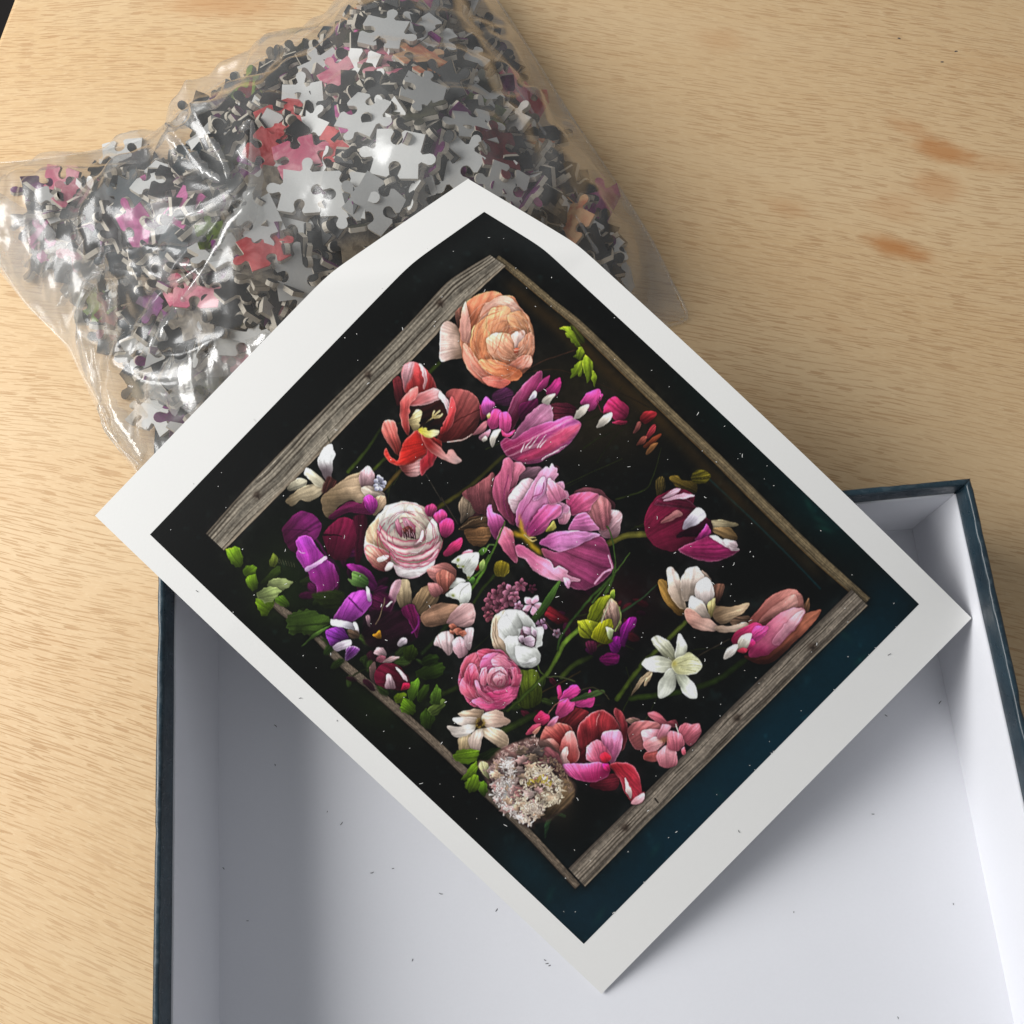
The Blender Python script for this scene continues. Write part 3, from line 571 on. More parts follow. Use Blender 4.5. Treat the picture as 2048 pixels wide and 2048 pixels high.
heart(tB, [(105, 1125), (150, 1040), (235, 972), (210, 1060), (160, 1110)], (130, 36, 86), [(36, 1205), (70, 1140), (100, 1125), (90, 1180)], (206, 196, 214))
heart(tB, [(210, 1110), (265, 1040), (333, 993), (345, 1080), (300, 1162), (240, 1176), (200, 1155)], (190, 46, 124), [(165, 1222), (215, 1168), (282, 1150), (250, 1205), (222, 1252)])
heart(tB, [(543, 1235), (600, 1150), (680, 1106), (722, 1108), (726, 1180), (680, 1282), (620, 1314), (600, 1260)], (196, 62, 134), [(474, 1380), (500, 1320), (560, 1266), (616, 1254), (580, 1330), (522, 1382)])
petal(tB, [(715, 1160), (748, 1160), (735, 1210), (710, 1200)], (150, 44, 100))
heart(tB, [(760, 1334), (800, 1212), (870, 1174), (925, 1220), (960, 1238), (1002, 1290), (982, 1370), (900, 1412), (850, 1372), (830, 1320)], (166, 36, 82), [(692, 1474), (730, 1400), (800, 1340), (842, 1330), (832, 1390), (770, 1452)])
petal(tB, [(850, 1420), (920, 1412), (985, 1420), (930, 1445)], (130, 30, 56)); stem(tB, [(700, 1215), (735, 1320), (790, 1335)], 2, (110, 30, 50))
for p_, c_ in (([(1105, 1400), (1150, 1330), (1220, 1320), (1266, 1340), (1230, 1400), (1170, 1432)], (122, 26, 32)), ([(1045, 1524), (1080, 1430), (1112, 1420), (1100, 1490)], (112, 58, 54)), ([(1170, 1560), (1210, 1480), (1256, 1450), (1250, 1510), (1190, 1572)], (128, 36, 44)), ([(1078, 1642), (1130, 1572), (1172, 1560), (1150, 1620)], (108, 52, 42)), ([(1148, 1652), (1240, 1570), (1312, 1538), (1260, 1612), (1180, 1662)], (94, 40, 22)), ([(1173, 1727), (1210, 1650), (1284, 1622), (1230, 1690)], (118, 76, 42))): heart(tB, p_, c_)
for p_ in ([(338, 515), (372, 503), (440, 503), (452, 540), (476, 560), (480, 600), (505, 640), (538, 697), (520, 690), (515, 706), (488, 680), (488, 660), (455, 645), (440, 625), (444, 612), (405, 600), (392, 565), (425, 560), (385, 530)],
           [(468, 790), (500, 765), (498, 735), (520, 712), (516, 702), (545, 698), (560, 720), (578, 752), (560, 785), (540, 824), (515, 812)],
           [(440, 995), (462, 950), (448, 917), (478, 905), (482, 875), (520, 845), (562, 826), (556, 870), (548, 935), (534, 976), (520, 975), (512, 940), (480, 970)],
           [(566, 800), (585, 770), (625, 805), (648, 850), (656, 880), (652, 940), (652, 985), (625, 1000), (600, 1035), (596, 990), (582, 950), (570, 945), (562, 880)],
           [(650, 925), (668, 930), (688, 975), (692, 1000), (680, 1040), (670, 1082), (664, 1040), (645, 1000), (655, 965)]):
    petal(tB, p_, (96, 122, 20), (146, 170, 34), rim=(160, 182, 56), rw=1.2, rk=.5, st=.12, sub=1)
petal(tB, [(440, 490), (470, 500), (560, 600), (570, 660), (520, 640)], (48, 54, 14), shadow=0, soft=3)

# --- white iris-like flower and its brown neighbours
petal(tC, [(360, 612), (450, 520), (545, 540), (520, 592), (400, 634)], (106, 100, 84), (146, 140, 120)); petal(tC, [(655, 340), (700, 250), (780, 188), (800, 240), (826, 290), (792, 345), (790, 430), (776, 522), (730, 522), (680, 430)], (150, 130, 136), (206, 212, 208), (750, 520, 740, 230), st=.07)
petal(tC, [(345, 737), (420, 660), (530, 590), (620, 575), (722, 620), (660, 690), (560, 737), (480, 722), (408, 784)], (130, 112, 84), (176, 162, 134), st=.12); petal(tC, [(523, 475), (545, 418), (600, 440), (680, 510), (772, 590), (740, 614), (640, 582), (550, 502)], (186, 176, 146), (206, 198, 176), st=.08)
petal(tC, [(700, 610), (760, 500), (840, 560), (800, 660), (720, 700)], (44, 22, 20), soft=4, shadow=0)
petal(tC, [(693, 700), (780, 622), (950, 500), (1060, 460), (1140, 398), (1196, 470), (1192, 570), (1235, 650), (1302, 690), (1290, 750), (1180, 742), (1060, 752), (980, 722), (860, 780), (780, 882), (742, 886), (700, 800)], (128, 106, 78), (184, 158, 130), (760, 640, 1180, 560), st=.10)
petal(tC, [(1072, 605), (1058, 480), (1140, 398), (1197, 470), (1192, 580), (1130, 600)], (156, 118, 122), (186, 152, 158)); petal(tC, [(1070, 610), (1170, 590), (1290, 660), (1300, 720), (1200, 700), (1120, 680)], (166, 146, 130), (190, 174, 158))
petal(tC, [(1180, 720), (1300, 690), (1310, 770), (1230, 850), (1190, 860)], (140, 116, 92), (164, 138, 112))
for k in range(16):
    a_ = k * 2.4; petal(tC, [(1250 + 13 * k ** .5 * math.cos(a_) + r_ * math.cos(p), 570 + 17 * k ** .5 * math.sin(a_) + r_ * math.sin(p)) for p, r_ in zip(np.linspace(0, 5.5, 6), [17] * 6)], (130, 130, 150), (176, 176, 196), shadow=.2)
# --- purple cluster
petal(tC, [(760, 900), (830, 830), (960, 742), (1080, 762), (1130, 692), (1220, 740), (1222, 800), (1160, 860), (950, 840), (820, 900)], (62, 14, 40), (92, 24, 62)); petal(tC, [(1105, 710), (1150, 675), (1185, 690), (1228, 750), (1200, 835), (1140, 835)], (124, 28, 106), (160, 50, 138))
petal(tC, [(310, 1030), (330, 980), (360, 940), (480, 838), (620, 870), (690, 980), (640, 1090), (560, 1130), (470, 1230), (400, 1210), (340, 1130)], (62, 14, 44), (98, 24, 82), st=.07); stem(tC, [(330, 1020), (470, 1010), (580, 1030)], 1.6, (56, 12, 46))
petal(tC, [(708, 1060), (800, 950), (900, 898), (1000, 930), (1022, 1050), (1012, 1170), (930, 1290), (840, 1303), (756, 1250), (730, 1150)], (74, 12, 36), (96, 16, 46), st=.05); stem(tC, [(715, 1062), (800, 1060), (885, 1080)], (5, 2), (26, 6, 14))
petal(tC, [(1000, 900), (1120, 880), (1110, 1150), (1040, 1350), (1010, 1200), (1030, 1050)], (52, 10, 26), soft=5, shadow=0); petal(tC, [(640, 1100), (760, 1280), (860, 1400), (860, 1530), (840, 1400), (740, 1300)], (40, 8, 34), soft=4, shadow=0)
petal(tC, [(443, 1130), (470, 1100), (520, 1076), (590, 1090), (640, 1180), (720, 1280), (800, 1360), (853, 1450), (842, 1540), (740, 1632), (650, 1657), (642, 1550), (588, 1500), (560, 1420), (500, 1350), (453, 1280), (452, 1240), (470, 1205)], (164, 34, 132), (134, 44, 138), (700, 1640, 500, 1090), rim=(190, 90, 180), rw=1.5, st=.10)
petal(tC, [(535, 1396), (560, 1370), (640, 1320), (725, 1270), (740, 1290), (640, 1360), (550, 1412)], (196, 150, 200), shadow=.2); stem(tC, [(470, 1215), (500, 1235), (530, 1238)], 2, (206, 140, 200))
petal(tC, [(930, 1350), (1060, 1355), (1170, 1430), (1226, 1560), (1160, 1600), (1130, 1480), (1010, 1420)], (72, 14, 62), (110, 26, 98)); petal(tC, [(950, 1490), (985, 1495), (1000, 1420), (1060, 1430), (1140, 1490), (1135, 1560), (1060, 1555), (1000, 1545)], (62, 104, 40), (112, 150, 74)); petal(tC, [(600, 1640), (780, 1600), (900, 1620), (880, 1740), (740, 1760)], (24, 32, 10), soft=5, shadow=0)

# --- white ranunculus with crimson edges
WR = (228, 216, 204); CR = (150, 18, 58)
petal(tC, [(1190, 935), (1280, 830), (1330, 780), (1500, 743), (1650, 790), (1760, 900), (1830, 1060), (1858, 1150), (1800, 1275), (1750, 1372), (1640, 1452), (1540, 1484), (1430, 1444), (1390, 1352), (1300, 1412), (1200, 1372), (1108, 1232), (1120, 1050)], (206, 182, 160), (226, 212, 198), st=.05)
petal(tC, [(1120, 1050), (1190, 935), (1250, 900), (1230, 1020), (1300, 1180), (1380, 1260), (1260, 1180), (1130, 1130)], (176, 140, 108), (196, 166, 136), st=.06, shadow=0)
petal(tC, [(1110, 1230), (1130, 1170), (1250, 1200), (1350, 1270), (1340, 1350), (1300, 1412), (1200, 1372)], (140, 66, 62), (196, 150, 130), rim=CR, rw=1.8); petal(tC, [(1235, 1295), (1290, 1262), (1335, 1272), (1280, 1312), (1250, 1318)], (238, 230, 222), shadow=0); petal(tC, [(1300, 1405), (1340, 1330), (1390, 1340), (1360, 1390)], (240, 232, 226), rim=CR, rw=1)
petal(tC, [(1390, 1350), (1500, 1380), (1640, 1370), (1780, 1290), (1760, 1370), (1640, 1455), (1540, 1486), (1430, 1446)], (216, 204, 204), (240, 236, 234), rim=(226, 150, 176), rw=1.5, rk=.7)
for k, (p_, c_) in enumerate((([(1250, 890), (1340, 790), (1460, 755), (1480, 860), (1420, 960), (1340, 1040), (1270, 980)], (224, 218, 208)), ([(1520, 800), (1590, 760), (1690, 810), (1750, 900), (1690, 1010), (1600, 960), (1545, 880)], (220, 204, 184)), ([(1700, 1020), (1770, 910), (1832, 1060), (1800, 1110), (1720, 1120)], (228, 216, 206)), ([(1420, 940), (1500, 850), (1590, 920), (1690, 1020), (1650, 1120), (1560, 1130), (1450, 1100)], (212, 194, 174)),
                              ([(1245, 960), (1330, 1060), (1450, 1110), (1590, 1120), (1680, 1080), (1660, 1140), (1540, 1180), (1400, 1160), (1290, 1080)], (224, 206, 194)), ([(1230, 1010), (1320, 1120), (1450, 1190), (1590, 1190), (1740, 1130), (1820, 1070), (1800, 1150), (1680, 1220), (1500, 1250), (1360, 1190), (1260, 1100)], (228, 210, 200)), ([(1280, 1130), (1380, 1230), (1520, 1280), (1660, 1250), (1780, 1180), (1840, 1130), (1800, 1220), (1660, 1300), (1500, 1310), (1380, 1260)], (230, 212, 206)), ([(1350, 1230), (1450, 1320), (1590, 1340), (1720, 1300), (1820, 1200), (1800, 1280), (1680, 1360), (1540, 1380), (1420, 1330)], (232, 214, 212)))):
    petal(tC, p_, np.array(c_) * .94, c_, rim=CR if k > 3 else (196, 150, 150), rw=2.0 if k > 3 else 1, rk=1.1 if k > 3 else .4, st=.05, shade=.12, shadow=.25)
arcs(tC, 1520, 1060, 1.5, 110, 330, 34, [(150, 20, 60), (150, 20, 60), (240, 232, 224), (196, 120, 140)], 5, .95, .1, (1.0, 2.0), (1.0, 2.2), .6)
petal(tC, [(1405, 935), (1430, 905), (1445, 960), (1470, 1010), (1465, 1080), (1420, 1030)], (150, 50, 90), (206, 160, 170), rim=(110, 20, 50)); petal(tC, [(1475, 905), (1540, 925), (1590, 970), (1600, 1040), (1560, 1060), (1500, 1000)], (120, 60, 80), (190, 150, 160), rim=(120, 20, 56))
petal(tC, [(1470, 1010), (1540, 970), (1595, 1040), (1590, 1095), (1530, 1090), (1480, 1060)], (44, 16, 24), (70, 36, 30), st=.4, shadow=0)
for k in range(12): x_ = 1470 + k * 11; stem(tC, [(x_, 1010 + (k % 3) * 20), (x_ + 12, 1075 + (k % 4) * 9)], 1.6, (40, 12, 22) if k % 2 else (196, 150, 160))
petal(tC, [(1640, 1100), (1668, 1020), (1676, 1060), (1650, 1120), (1590, 1150)], (240, 226, 222), rim=CR, rw=1)
heart(tC, [(1695, 800), (1755, 763), (1806, 800), (1785, 870), (1720, 885)], (150, 46, 92)); heart(tC, [(1775, 880), (1850, 823), (1902, 870), (1880, 950), (1830, 960)], (166, 50, 102)); heart(tC, [(1835, 960), (1905, 898), (1960, 930), (1965, 1010), (1900, 1085), (1845, 1065)], (172, 46, 102)); heart(tD, [(180, 1240), (250, 1150), (352, 1092), (352, 1150), (320, 1212), (210, 1262)], (176, 42, 90))
# --- dry pods
petal(tD, [(325, 800), (340, 740), (380, 690), (445, 735), (495, 830), (400, 905), (345, 955), (350, 880)], (84, 70, 58), (118, 102, 84), st=.15); petal(tD, [(340, 995), (440, 900), (600, 885), (625, 1000), (400, 1015)], (42, 30, 20), (66, 48, 32), st=.2); petal(tD, [(385, 1020), (500, 1000), (615, 985), (634, 1080), (540, 1175), (430, 1130)], (74, 50, 30), (108, 76, 48), st=.15)
stem(tD, [(330, 1005), (460, 920), (600, 890)], 1.8, (120, 96, 70)); stem(tD, [(340, 1000), (480, 985), (610, 980)], 2, (24, 16, 12))

# --- the large pink parrot tulip
PK = [([(365, 668), (470, 590), (580, 520), (665, 465), (680, 700), (730, 830), (600, 872), (480, 832), (440, 740)], (74, 34, 40), (132, 72, 76), None, None),
      ([(960, 420), (1100, 403), (1135, 450), (1050, 545), (930, 560), (900, 500)], (92, 60, 74), (126, 92, 106), None, None),
      ([(845, 372), (920, 362), (966, 430), (905, 500), (880, 590), (815, 650), (825, 500)], (150, 66, 92), (190, 106, 128), (820, 640, 920, 370), (214, 140, 156)),
      ([(650, 640), (680, 520), (740, 430), (764, 340), (806, 312), (852, 370), (832, 520), (812, 640), (804, 800), (862, 965), (780, 905), (700, 790)], (144, 50, 84), (180, 90, 118), (830, 950, 790, 330), (206, 120, 150)),
      ([(800, 800), (820, 640), (900, 600), (960, 700), (900, 860), (860, 950)], (112, 30, 62), (140, 56, 86), None, None),
      ([(808, 720), (860, 618), (940, 540), (1012, 518), (1062, 560), (1000, 690), (900, 810), (862, 855)], (210, 150, 172), (236, 208, 214), (1000, 720, 850, 640), (240, 220, 222)),
      ([(1445, 662), (1530, 613), (1680, 623), (1750, 690), (1835, 770), (1800, 830), (1600, 760)], (84, 42, 50), (112, 58, 68), None, (140, 80, 90)),
      ([(1780, 830), (1880, 838), (1897, 900), (1872, 1040), (1822, 1093), (1720, 1082), (1670, 1000), (1760, 960)], (156, 104, 118), (206, 166, 172), (1720, 1050, 1890, 870), (222, 190, 196)),
      ([(1555, 850), (1600, 740), (1690, 684), (1785, 760), (1795, 900), (1755, 1010), (1650, 990)], (150, 76, 92), (170, 108, 108), None, (196, 130, 140)),
      ([(1368, 720), (1450, 670), (1600, 648), (1680, 676), (1605, 780), (1575, 850), (1400, 864)], (176, 46, 100), (206, 96, 134), (1400, 850, 1620, 660), (226, 160, 180)),
      ([(1395, 985), (1470, 870), (1560, 858), (1640, 960), (1680, 1010), (1500, 1030), (1400, 1020)], (176, 76, 138), (200, 116, 164), None, (216, 150, 184)),
      ([(1310, 800), (1390, 800), (1400, 880), (1360, 950), (1300, 950), (1290, 880)], (206, 116, 150), (236, 176, 190), None, (240, 200, 206)),
      ([(880, 960), (895, 800), (990, 650), (1080, 500), (1160, 408), (1196, 420), (1228, 376), (1244, 410), (1272, 425), (1268, 460), (1286, 475), (1255, 520), (1260, 560), (1330, 550), (1350, 600), (1338, 630), (1375, 650), (1382, 700), (1340, 712), (1300, 748), (1360, 770), (1395, 800), (1380, 840), (1330, 850), (1318, 888), (1230, 910), (1200, 950), (1150, 1020), (1000, 1088), (940, 1000)], (186, 80, 150), (222, 156, 186), (960, 1060, 1270, 450), (232, 186, 206)),
      ([(1000, 1080), (1030, 930), (1120, 800), (1230, 760), (1310, 790), (1300, 870), (1220, 920), (1150, 1030)], (168, 44, 116), (206, 96, 146), (1010, 1070, 1290, 800), (226, 160, 186)),
      ([(1045, 720), (1090, 560), (1150, 500), (1175, 580), (1150, 660), (1080, 720)], (186, 100, 158), (216, 160, 196), None, (226, 180, 206)),
      ([(1180, 640), (1200, 520), (1260, 560), (1330, 620), (1370, 690), (1300, 740), (1210, 760)], (196, 96, 140), (226, 150, 170), None, (236, 190, 200)),
      ([(600, 830), (612, 795), (640, 778), (650, 840), (720, 870), (772, 940), (745, 1040), (690, 1105), (630, 1010), (610, 930)], (150, 40, 100), (196, 100, 160), (700, 1090, 620, 800), (222, 150, 190)),
      ([(755, 980), (850, 1040), (862, 1150), (892, 1222), (882, 1332), (800, 1250), (720, 1150), (700, 1095)], (196, 70, 116), (220, 128, 150), None, (232, 170, 180)),
      ([(1128, 1200), (1280, 1232), (1420, 1180), (1530, 1112), (1680, 1078), (1760, 1150), (1790, 1280), (1818, 1392), (1742, 1480), (1620, 1562), (1520, 1592), (1400, 1562), (1340, 1480), (1240, 1400)], (142, 60, 92), (116, 40, 78), (1150, 1220, 1700, 1500), (216, 130, 170)),
      ([(1108, 1142), (1200, 1060), (1330, 1030), (1500, 1028), (1690, 1060), (1600, 1100), (1480, 1162), (1400, 1192), (1290, 1223), (1180, 1172)], (196, 80, 156), (192, 128, 176), (1120, 1150, 1650, 1060), (222, 170, 200)),
      ([(875, 1180), (920, 1158), (1000, 1202), (1080, 1262), (1200, 1310), (1244, 1380), (1300, 1372), (1385, 1410), (1372, 1450), (1495, 1502), (1400, 1512), (1300, 1502), (1180, 1472), (1050, 1402), (970, 1292), (900, 1262)], (212, 90, 140), (228, 150, 180), (900, 1180, 1300, 1480), (240, 204, 214))]
for p_, a_, b_, ax_, rm_ in PK: petal(tD, p_, a_, b_, ax_, rm_ if rm_ else None, 1.7, .65, st=.12, shade=.22, shadow=.42)
for x_, y_, rx_, ry_, an_, k_ in ((905, 1060, 13, 6, 20, .85), (935, 1000, 5, 12, -15, .8), (925, 930, 3.5, 11, -8, .7), (990, 1100, 9, 6, 40, .8), (1040, 1170, 15, 6, 42, .85), (1090, 1220, 9, 5, 42, .7), (960, 1060, 6, 6, 0, .9)): blob(*tD([(x_, y_)])[0], rx_, ry_, (196, 156, 26), k_, an_)
for q_ in ([(960, 1060), (1010, 1090), (1070, 1090)], [(970, 1070), (1030, 1120), (1080, 1110)]): stem(tD, q_, (4, 2), (206, 180, 110))
petal(tD, [(1170, 1030), (1240, 930), (1262, 990), (1220, 1020)], (120, 116, 40), (150, 140, 70)); petal(tD, [(1340, 1480), (1395, 1500), (1390, 1572), (1360, 1540)], (216, 150, 186)); stem(tD, [(1640, 1530), (1720, 1430), (1800, 1400)], (4, 6), (226, 150, 184)); stem(tD, [(1770, 1260), (1812, 1390)], 3.5, (224, 160, 190))
for q_ in ([(900, 960), (960, 820), (1040, 700)], [(960, 1000), (1060, 860), (1150, 760)], [(810, 900), (760, 700), (800, 480)], [(1040, 700), (1130, 650), (1150, 560)], [(990, 1060), (1010, 940), (1090, 840)]): stem(tD, q_, 1.6, (146, 46, 100))

# --- snowdrops, grass blades, bud
stem(tD, [(190, 1925), (340, 1735)], (10, 11), (26, 40, 14)); stem(tF, [(1180, 1000), (1350, 820), (1550, 540)], (8, 10), (24, 36, 14), (34, 50, 16))
stem(tD, [(440, 1590), (560, 1420), (650, 1230), (730, 1040), (772, 935)], (7, 3), (98, 146, 40), (70, 104, 34)); stem(tD, [(400, 1500), (520, 1430), (620, 1260)], (4, 5), (86, 130, 40)); stem(tD, [(590, 1200), (620, 1155), (664, 1158)], 3, (110, 150, 70)); petal(tD, [(510, 1240), (560, 1190), (600, 1205), (560, 1255)], (70, 120, 36), (110, 160, 60))
petal(tD, [(420, 1510), (450, 1470), (480, 1490), (460, 1540)], (80, 130, 50)); petal(tD, [(525, 1350), (570, 1300), (580, 1360), (540, 1410)], (150, 180, 90)); petal(tD, [(480, 1400), (510, 1350), (515, 1400)], (130, 20, 36)); petal(tD, [(360, 1250), (420, 1208), (460, 1215), (440, 1260)], (206, 110, 130))
for p_ in ([(262, 1320), (330, 1270), (420, 1240), (500, 1234), (523, 1270), (495, 1370), (450, 1440), (412, 1490), (400, 1440), (370, 1420), (360, 1380), (320, 1372), (310, 1340)], [(165, 1525), (260, 1490), (330, 1478), (392, 1510), (300, 1560), (240, 1580), (200, 1570)], [(205, 1640), (260, 1590), (340, 1530), (430, 1530), (447, 1600), (432, 1680), (400, 1730), (365, 1790), (345, 1740), (330, 1690), (260, 1670)]):
    petal(tD, p_, (196, 198, 188), (236, 238, 232), st=.05, shade=.14)
stem(tD, [(380, 1410), (420, 1330), (480, 1260)], 1.5, (176, 178, 166)); stem(tD, [(330, 1690), (350, 1600), (420, 1540)], 1.5, (180, 180, 168))
for x_, y_ in ((318, 1304), (322, 1362), (367, 1366), (415, 1470), (268, 1646), (352, 1736), (220, 1580), (375, 1775)): blob(850 + x_ / 4.83, 850 + y_ / 4.83, 3, 2.6, (110, 120, 20), .9)
stem(tD, [(670, 1450), (560, 1580), (470, 1720)], 6, (34, 46, 14)); petal(tD, [(668, 1390), (690, 1330), (740, 1312), (800, 1345), (808, 1410), (760, 1462), (690, 1455)], (74, 66, 10), (128, 110, 22), rim=(130, 120, 40), st=.2)
for q_, w_, c_ in (([(60, 590), (95, 690), (122, 930), (60, 1100)], 3, (58, 84, 34)), ([(-60, 1180), (110, 960), (230, 795)], (5, 2), (74, 104, 40)), ([(165, 1250), (320, 1150), (440, 1040)], (6, 2), (44, 68, 40)), ([(30, 1110), (90, 1000), (120, 880)], 3, (70, 100, 40))): stem(tE, q_, w_, c_)
# --- pink blossom with brown centre and tan petals round it
for p_, a_, b_ in (([(940, 470), (945, 360), (980, 290), (1040, 290), (1072, 420), (1062, 535), (980, 565)], (132, 110, 82), (172, 154, 122)), ([(860, 440), (900, 320), (975, 290), (935, 450), (862, 610), (840, 540)], (112, 60, 84), (190, 150, 158)), ([(1088, 500), (1180, 370), (1280, 338), (1345, 440), (1285, 560), (1160, 622)], (112, 88, 62), (146, 120, 88)),
                   ([(1228, 200), (1310, 150), (1420, 128), (1502, 200), (1485, 300), (1390, 332), (1290, 292)], (124, 72, 66), (168, 108, 104)), ([(1320, 240), (1400, 200), (1490, 260), (1440, 370), (1370, 420)], (132, 66, 56), (166, 98, 84)), ([(1238, 328), (1320, 325), (1375, 400), (1312, 455), (1270, 425)], (156, 92, 92), (186, 122, 122)), ([(1168, 645), (1280, 540), (1400, 518), (1565, 560), (1480, 680), (1350, 722), (1220, 735)], (122, 86, 66), (156, 120, 96)),
                   ([(1418, 705), (1480, 600), (1565, 520), (1662, 525), (1693, 640), (1655, 725), (1560, 738)], (178, 130, 130), (200, 160, 158)), ([(1295, 912), (1340, 820), (1440, 785), (1485, 860), (1472, 970), (1430, 1013), (1380, 950), (1330, 930)], (186, 150, 152), (222, 198, 198)), ([(1478, 885), (1550, 838), (1615, 920), (1612, 1000), (1540, 1038), (1490, 982)], (190, 136, 148), (214, 176, 184)), ([(1595, 765), (1675, 755), (1668, 850), (1635, 965), (1588, 885)], (180, 146, 152), (214, 190, 194))):
    petal(tF, p_, a_, b_, rim=np.clip(np.array(b_) * 1.1, 0, 240), rw=1.3, rk=.5, st=.12)
for p_ in ([(1440, 735), (1480, 715), (1515, 740), (1490, 775)], [(1480, 780), (1530, 755), (1570, 790), (1520, 815)], [(1540, 800), (1580, 775), (1608, 805), (1570, 830)], [(1450, 770), (1485, 790), (1480, 815), (1455, 800)]): petal(tF, p_, (140, 66, 48), (182, 110, 90), rim=(206, 140, 120), rw=1)
# --- dark purple tulip
petal(tF, [(600, 800), (640, 640), (760, 560), (900, 600), (1020, 560), (1090, 530), (1155, 650), (1140, 830), (1000, 910), (860, 1000), (740, 960), (640, 900)], (14, 6, 10), (26, 9, 18), soft=6, shadow=0)
petal(tF, [(700, 440), (820, 420), (900, 520), (860, 600), (720, 560), (660, 500)], (52, 10, 36), soft=8, shadow=0); petal(tF, [(980, 580), (1080, 528), (1156, 650), (1146, 740), (1130, 850), (1090, 760), (1050, 680)], (46, 6, 28), (82, 14, 56), rim=(110, 30, 90), rw=1.2); stem(tF, [(1140, 640), (1140, 720), (1080, 800)], (3, 4), (116, 26, 104))
petal(tF, [(325, 668), (400, 540), (490, 430), (600, 388), (682, 430), (672, 530), (600, 625), (500, 695), (420, 700)], (118, 36, 120), (172, 66, 172), (430, 690, 620, 400), st=.10, rim=(190, 100, 190), rw=1.3); stem(tF, [(470, 460), (530, 520), (600, 595)], 3, (84, 20, 84)); petal(tF, [(640, 350), (665, 380), (676, 480), (658, 490), (644, 420)], (220, 196, 222))
petal(tF, [(250, 790), (300, 758), (400, 745), (465, 850), (440, 900), (320, 935), (262, 850)], (54, 12, 66), (100, 36, 116)); petal(tF, [(300, 690), (308, 668), (420, 690), (532, 718), (530, 770), (400, 742), (308, 724)], (176, 168, 180), (216, 214, 222), st=.15); petal(tF, [(525, 700), (550, 720), (570, 810), (535, 760)], (226, 216, 226)); petal(tF, [(460, 770), (560, 790), (570, 840), (500, 850)], (60, 46, 36), soft=3, shadow=0)
petal(tF, [(316, 932), (430, 878), (490, 872), (494, 910), (440, 945), (360, 972)], (150, 132, 150), (212, 202, 212), st=.2); petal(tF, [(440, 1058), (448, 950), (520, 930), (575, 965), (510, 1035)], (60, 16, 72), (96, 40, 108), rim=(206, 190, 210)); petal(tF, [(640, 640), (665, 640), (680, 740), (655, 720)], (80, 60, 66), shadow=0); stem(tF, [(820, 460), (780, 620), (730, 720)], 2, (110, 90, 70)); stem(tF, [(840, 540), (885, 505)], (5, 3), (236, 230, 222))
for p_, c_ in (([(940, 912), (975, 862), (1027, 860), (1022, 905), (965, 928)], (206, 190, 200)), ([(718, 985), (745, 945), (800, 950), (832, 1005), (815, 1040), (750, 1012)], (196, 160, 166)), ([(735, 1060), (780, 1020), (830, 1040), (800, 1085)], (150, 80, 96)), ([(808, 1086), (870, 1040), (962, 1034), (890, 1072)], (196, 160, 160)), ([(700, 820), (735, 810), (770, 783), (783, 852), (740, 856)], (150, 100, 22))): petal(tF, p_, np.array(c_) * .8, c_, st=.14)
petal(tF, [(675, 1150), (720, 1080), (735, 1200), (720, 1290), (680, 1240)], (70, 52, 50), shadow=0); petal(tF, [(720, 1200), (800, 1100), (950, 1120), (1042, 1230), (1050, 1320), (980, 1348), (850, 1335), (740, 1292)], (44, 6, 16), (84, 12, 34), stc=(120, 40, 60), st=.06); petal(tF, [(832, 1325), (848, 1205), (880, 1230), (905, 1270), (913, 1335)], (150, 110, 120), (206, 186, 192), st=.25); petal(tF, [(925, 1138), (990, 1180), (1036, 1265), (1000, 1235)], (214, 190, 196)); petal(tF, [(980, 1348), (1000, 1290), (1048, 1290), (1050, 1325)], (140, 20, 48))

# --- lilac florets, small white ranunculus, pink ranunculus, cream cosmos
def floret(t, x, y, r, col, ph, n=5):
    for k in range(n):
        a = ph + k * 6.283 / n; e = (math.cos(a), math.sin(a)); f = (-e[1], e[0])
        petal(t, [(x + e[0] * r * .15, y + e[1] * r * .15), (x + e[0] * r * .6 + f[0] * r * .3, y + e[1] * r * .6 + f[1] * r * .3), (x + e[0] * r, y + e[1] * r), (x + e[0] * r * .6 - f[0] * r * .3, y + e[1] * r * .6 - f[1] * r * .3)], np.array(col) * .78, np.array(col) * 1.1, (x, y, x + e[0] * r, y + e[1] * r), rim=np.clip(np.array(col) * 1.2, 0, 240), rw=1, rk=.5, st=.06, shadow=.3)
    blob(*t([(x, y)])[0], 1.8, 1.8, (120, 26, 56), .8)
for x_, y_, r_, c_ in ((640, 240, 70, (108, 58, 72)), (610, 330, 60, (96, 50, 62)), (720, 290, 70, (104, 54, 70)), (620, 400, 55, (110, 56, 66)), (700, 190, 70, (116, 62, 78)), (760, 130, 60, (104, 56, 70)), (800, 250, 75, (126, 70, 88)), (830, 160, 80, (150, 92, 112)), (930, 100, 65, (128, 70, 90)), (740, 370, 60, (110, 58, 72)), (860, 210, 55, (140, 84, 104)), (1040, 130, 45, (60, 26, 40)), (900, 300, 50, (170, 116, 142)), (960, 360, 45, (186, 134, 158))): floret(tG, x_, y_, r_, c_, x_ * .37)
floret(tG, 1040, 290, 102, (220, 160, 184), .15); floret(tG, 1120, 480, 70, (150, 110, 140), .5, 4); stem(tG, [(1130, 420), (1210, 510), (1290, 570)], 2.5, (80, 60, 56)); floret(tG, 1275, 560, 40, (120, 96, 110), .2)
petal(tG, [(1160, 385), (1205, 305), (1280, 350), (1385, 430), (1330, 470), (1250, 462), (1190, 410)], (44, 6, 12), (92, 18, 26), soft=2.5, shadow=0); petal(tG, [(1020, 440), (1100, 330), (1180, 200), (1300, 58), (1250, 200), (1150, 350), (1060, 470)], (40, 66, 24), (72, 108, 40), st=.1)
